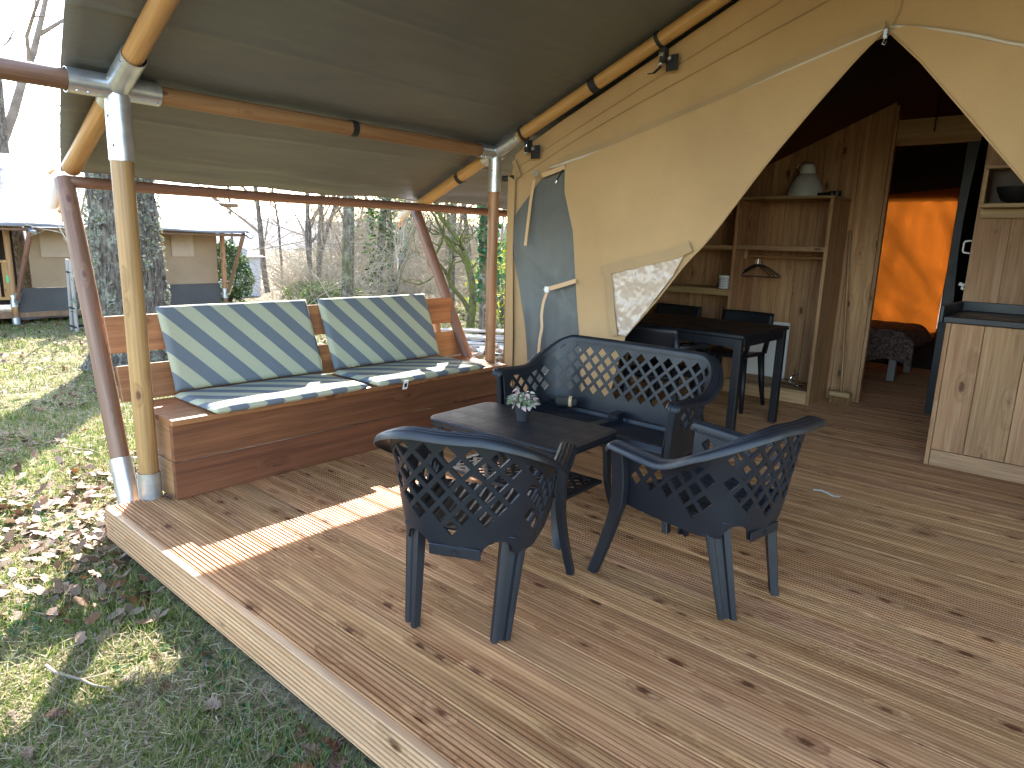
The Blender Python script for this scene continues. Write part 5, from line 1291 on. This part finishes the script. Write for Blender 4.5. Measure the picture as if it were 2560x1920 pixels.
# dry thatch lying flat
x, y, rg = ground_pts(70000, 2); N = len(x); z = gzv(x, y); dist = np.hypot(x-CX, y-CY); a = rg.uniform(0, 6.283, N); L = rg.uniform(.03, .09, N); wd = .0011+.0004*dist
B = np.stack([x, y, z+.006+rg.uniform(0, .012, N)], 1); D = np.stack([np.cos(a)*L, np.sin(a)*L, rg.uniform(-.1, .35, N)*L], 1); pr = np.stack([-np.sin(a), np.cos(a), rg.normal(size=N)*.4], 1)*wd[:, None]
th_ = bulk('dry_thatch', np.stack([B-pr, B+pr, B+D], 1), 3, M['grasscol'], mixcol(rg, N, [(.36, .29, .17), (.28, .22, .13), (.45, .38, .25), (.20, .15, .09)], .2)); tag(th_, 'dry straw coloured grass lying flat on the ground', 'dry grass', kind='stuff')
# lobed oak leaf
def oakleaf(nm, seed):
    R = random.Random(seed); mb = MB(); n = 7; L = 1.0
    edge = [.05, .22, .14, .34, .20, .40, .22, .34, .16, .20, .03]
    curl = R.uniform(.15, .5); tw = R.uniform(-.4, .4); side = []
    for i, w in enumerate(edge):
        t_ = i/(len(edge)-1)
        for s_ in (-1, 0, 1):
            yy = s_*w*R.uniform(.8, 1.15); mb.v.append((t_*L-.5, yy, curl*(abs(yy)*.9)*(1 if s_ else 0)+.25*curl*math.sin(t_*3.1)+tw*(t_-.5)*yy+(R.uniform(-.05, .05))))
    for i in range(len(edge)-1):
        for k_ in (0, 1): mb.f.append((i*3+k_, i*3+k_+1, i*3+k_+4, i*3+k_+3)); mb.mi.append(0)
    mb.tube([(.48, 0, mb.v[-2][2]), (.62, .02, mb.v[-2][2]+.03)], .012, 3)
    return mb
lm_ = []
for k, c_ in enumerate(((.125, .062, .03), (.165, .10, .06), (.09, .045, .026), (.20, .13, .085), (.15, .065, .022), (.175, .118, .088))):
    m_ = noisy('fallen_oak_leaf_%d' % k, [(.3, tuple(q*.75 for q in c_)), (.7, tuple(q*1.15 for q in c_))], 5, 3, .6, .3, .05, rnd=.2); lm_.append(mesh('fallen_leaf', oakleaf('l', k+3), m_, smooth=False))
x, y, rg = ground_pts(2400, 6, rmax=10.5, rmin=1.5, pw_=.9); g = dens(x, y, .8, 11); k = g+rg.normal(size=len(x))*.2 > .05; x, y = x[k], y[k]
o_ = np.argsort(np.hypot(x-CX, y-CY))[:285]
for i in o_:
    me = lm_[rg.integers(0, 6)]; s_ = rg.uniform(.04, .08); q = link('fallen_leaf', me, None, (x[i], y[i], gz(x[i], y[i])+.012+.02*rg.random())); q.scale = (s_, s_, s_); q.rotation_euler = (rg.normal()*.35, rg.normal()*.35, rg.uniform(0, 6.28))
    tag(q, 'dry brown oak leaf lying loose on the grass beside the deck', 'leaf', 'fallen leaves by the deck')
# the rest of the leaf litter as one mass
x, y, rg = ground_pts(26000, 8, rmax=22, rmin=2.6); g = dens(x, y, .55, 21); k = g+rg.normal(size=len(x))*.22 > .17; x, y = x[k], y[k]; N = len(x); z = gzv(x, y)
P = np.stack([x, y, z+.012+rg.uniform(0, .02, N)], 1); a = rg.uniform(0, 6.283, N); s_ = rg.uniform(.022, .05, N)[:, None]
d = np.stack([np.cos(a), np.sin(a), rg.normal(size=N)*.35], 1); e = np.stack([-np.sin(a), np.cos(a), rg.normal(size=N)*.35], 1)
V = np.stack([P-d*s_, P-d*s_*.3+e*s_*.5, P+d*s_*.2+e*s_*.35, P+d*s_*.5+e*s_*.5, P+d*s_, P+d*s_*.4-e*s_*.45, P-d*s_*.1-e*s_*.3, P-d*s_*.4-e*s_*.5], 1)
V[:, :, 2] += rg.uniform(0, .012, (N, 8))
ll_ = bulk('leaf_litter', V, 8, M['deadleaf'], mixcol(rg, N, [(.12, .060, .030), (.15, .092, .056), (.085, .044, .026), (.18, .118, .078), (.145, .062, .025)], .25)); tag(ll_, 'drifts of dead brown leaves over the grass under the oak', 'leaf litter', kind='stuff')
# moss and clover clumps
x, y, rg = ground_pts(9000, 9, rmax=10, rmin=1.3); g = dens(x, y, 1.6, 31); k = g > .32; x, y = x[k], y[k]; N = len(x); z = gzv(x, y)
P = np.stack([x, y, z+.014], 1); mo = bulk('clover', leaf_quads(P, .016, rg, .8, .7), 4, M['leafcol'], mixcol(rg, N, [(.05, .12, .035), (.08, .16, .06), (.04, .10, .06)])); tag(mo, 'small clumps of clover leaves among the grass', 'clover', kind='stuff')
# fallen twigs
for k, (x, y, L, a) in enumerate(((1.02, -.62, .34, .35), (.45, -1.0, .22, 1.9), (1.25, -1.05, .3, .9), (-.6, -.55, .3, 2.6), (-1.6, .2, .4, .3))):
    mb = MB(); R = random.Random(k); pts = [(L*(t_-.5), R.uniform(-.012, .012), R.uniform(0, .008)) for t_ in np.linspace(0, 1, 7)]; mb.tube(pts, [.005, .0055, .005, .0045, .004, .003, .002], 6)
    mb.tube([pts[3], (pts[3][0]+.05, .04, .012)], [.003, .0015], 5); o = obj('fallen_twig', mb, M['twig'], loc=(x, y, gz(x, y)+.022), smooth=True); o.rotation_euler = (0, 0, a); tag(o, 'thin bare twig lying on the grass beside the deck', 'twig', 'twigs on the grass')
# dead leaf by the bench end and bits on the boards
q = link('deck_leaf', lm_[2], None, (.103, .034, .012)); q.scale = (.06, .06, .06); q.rotation_euler = (.1, .15, .5); tag(q, 'dark dead leaf on the boards at the bench end', 'leaf')
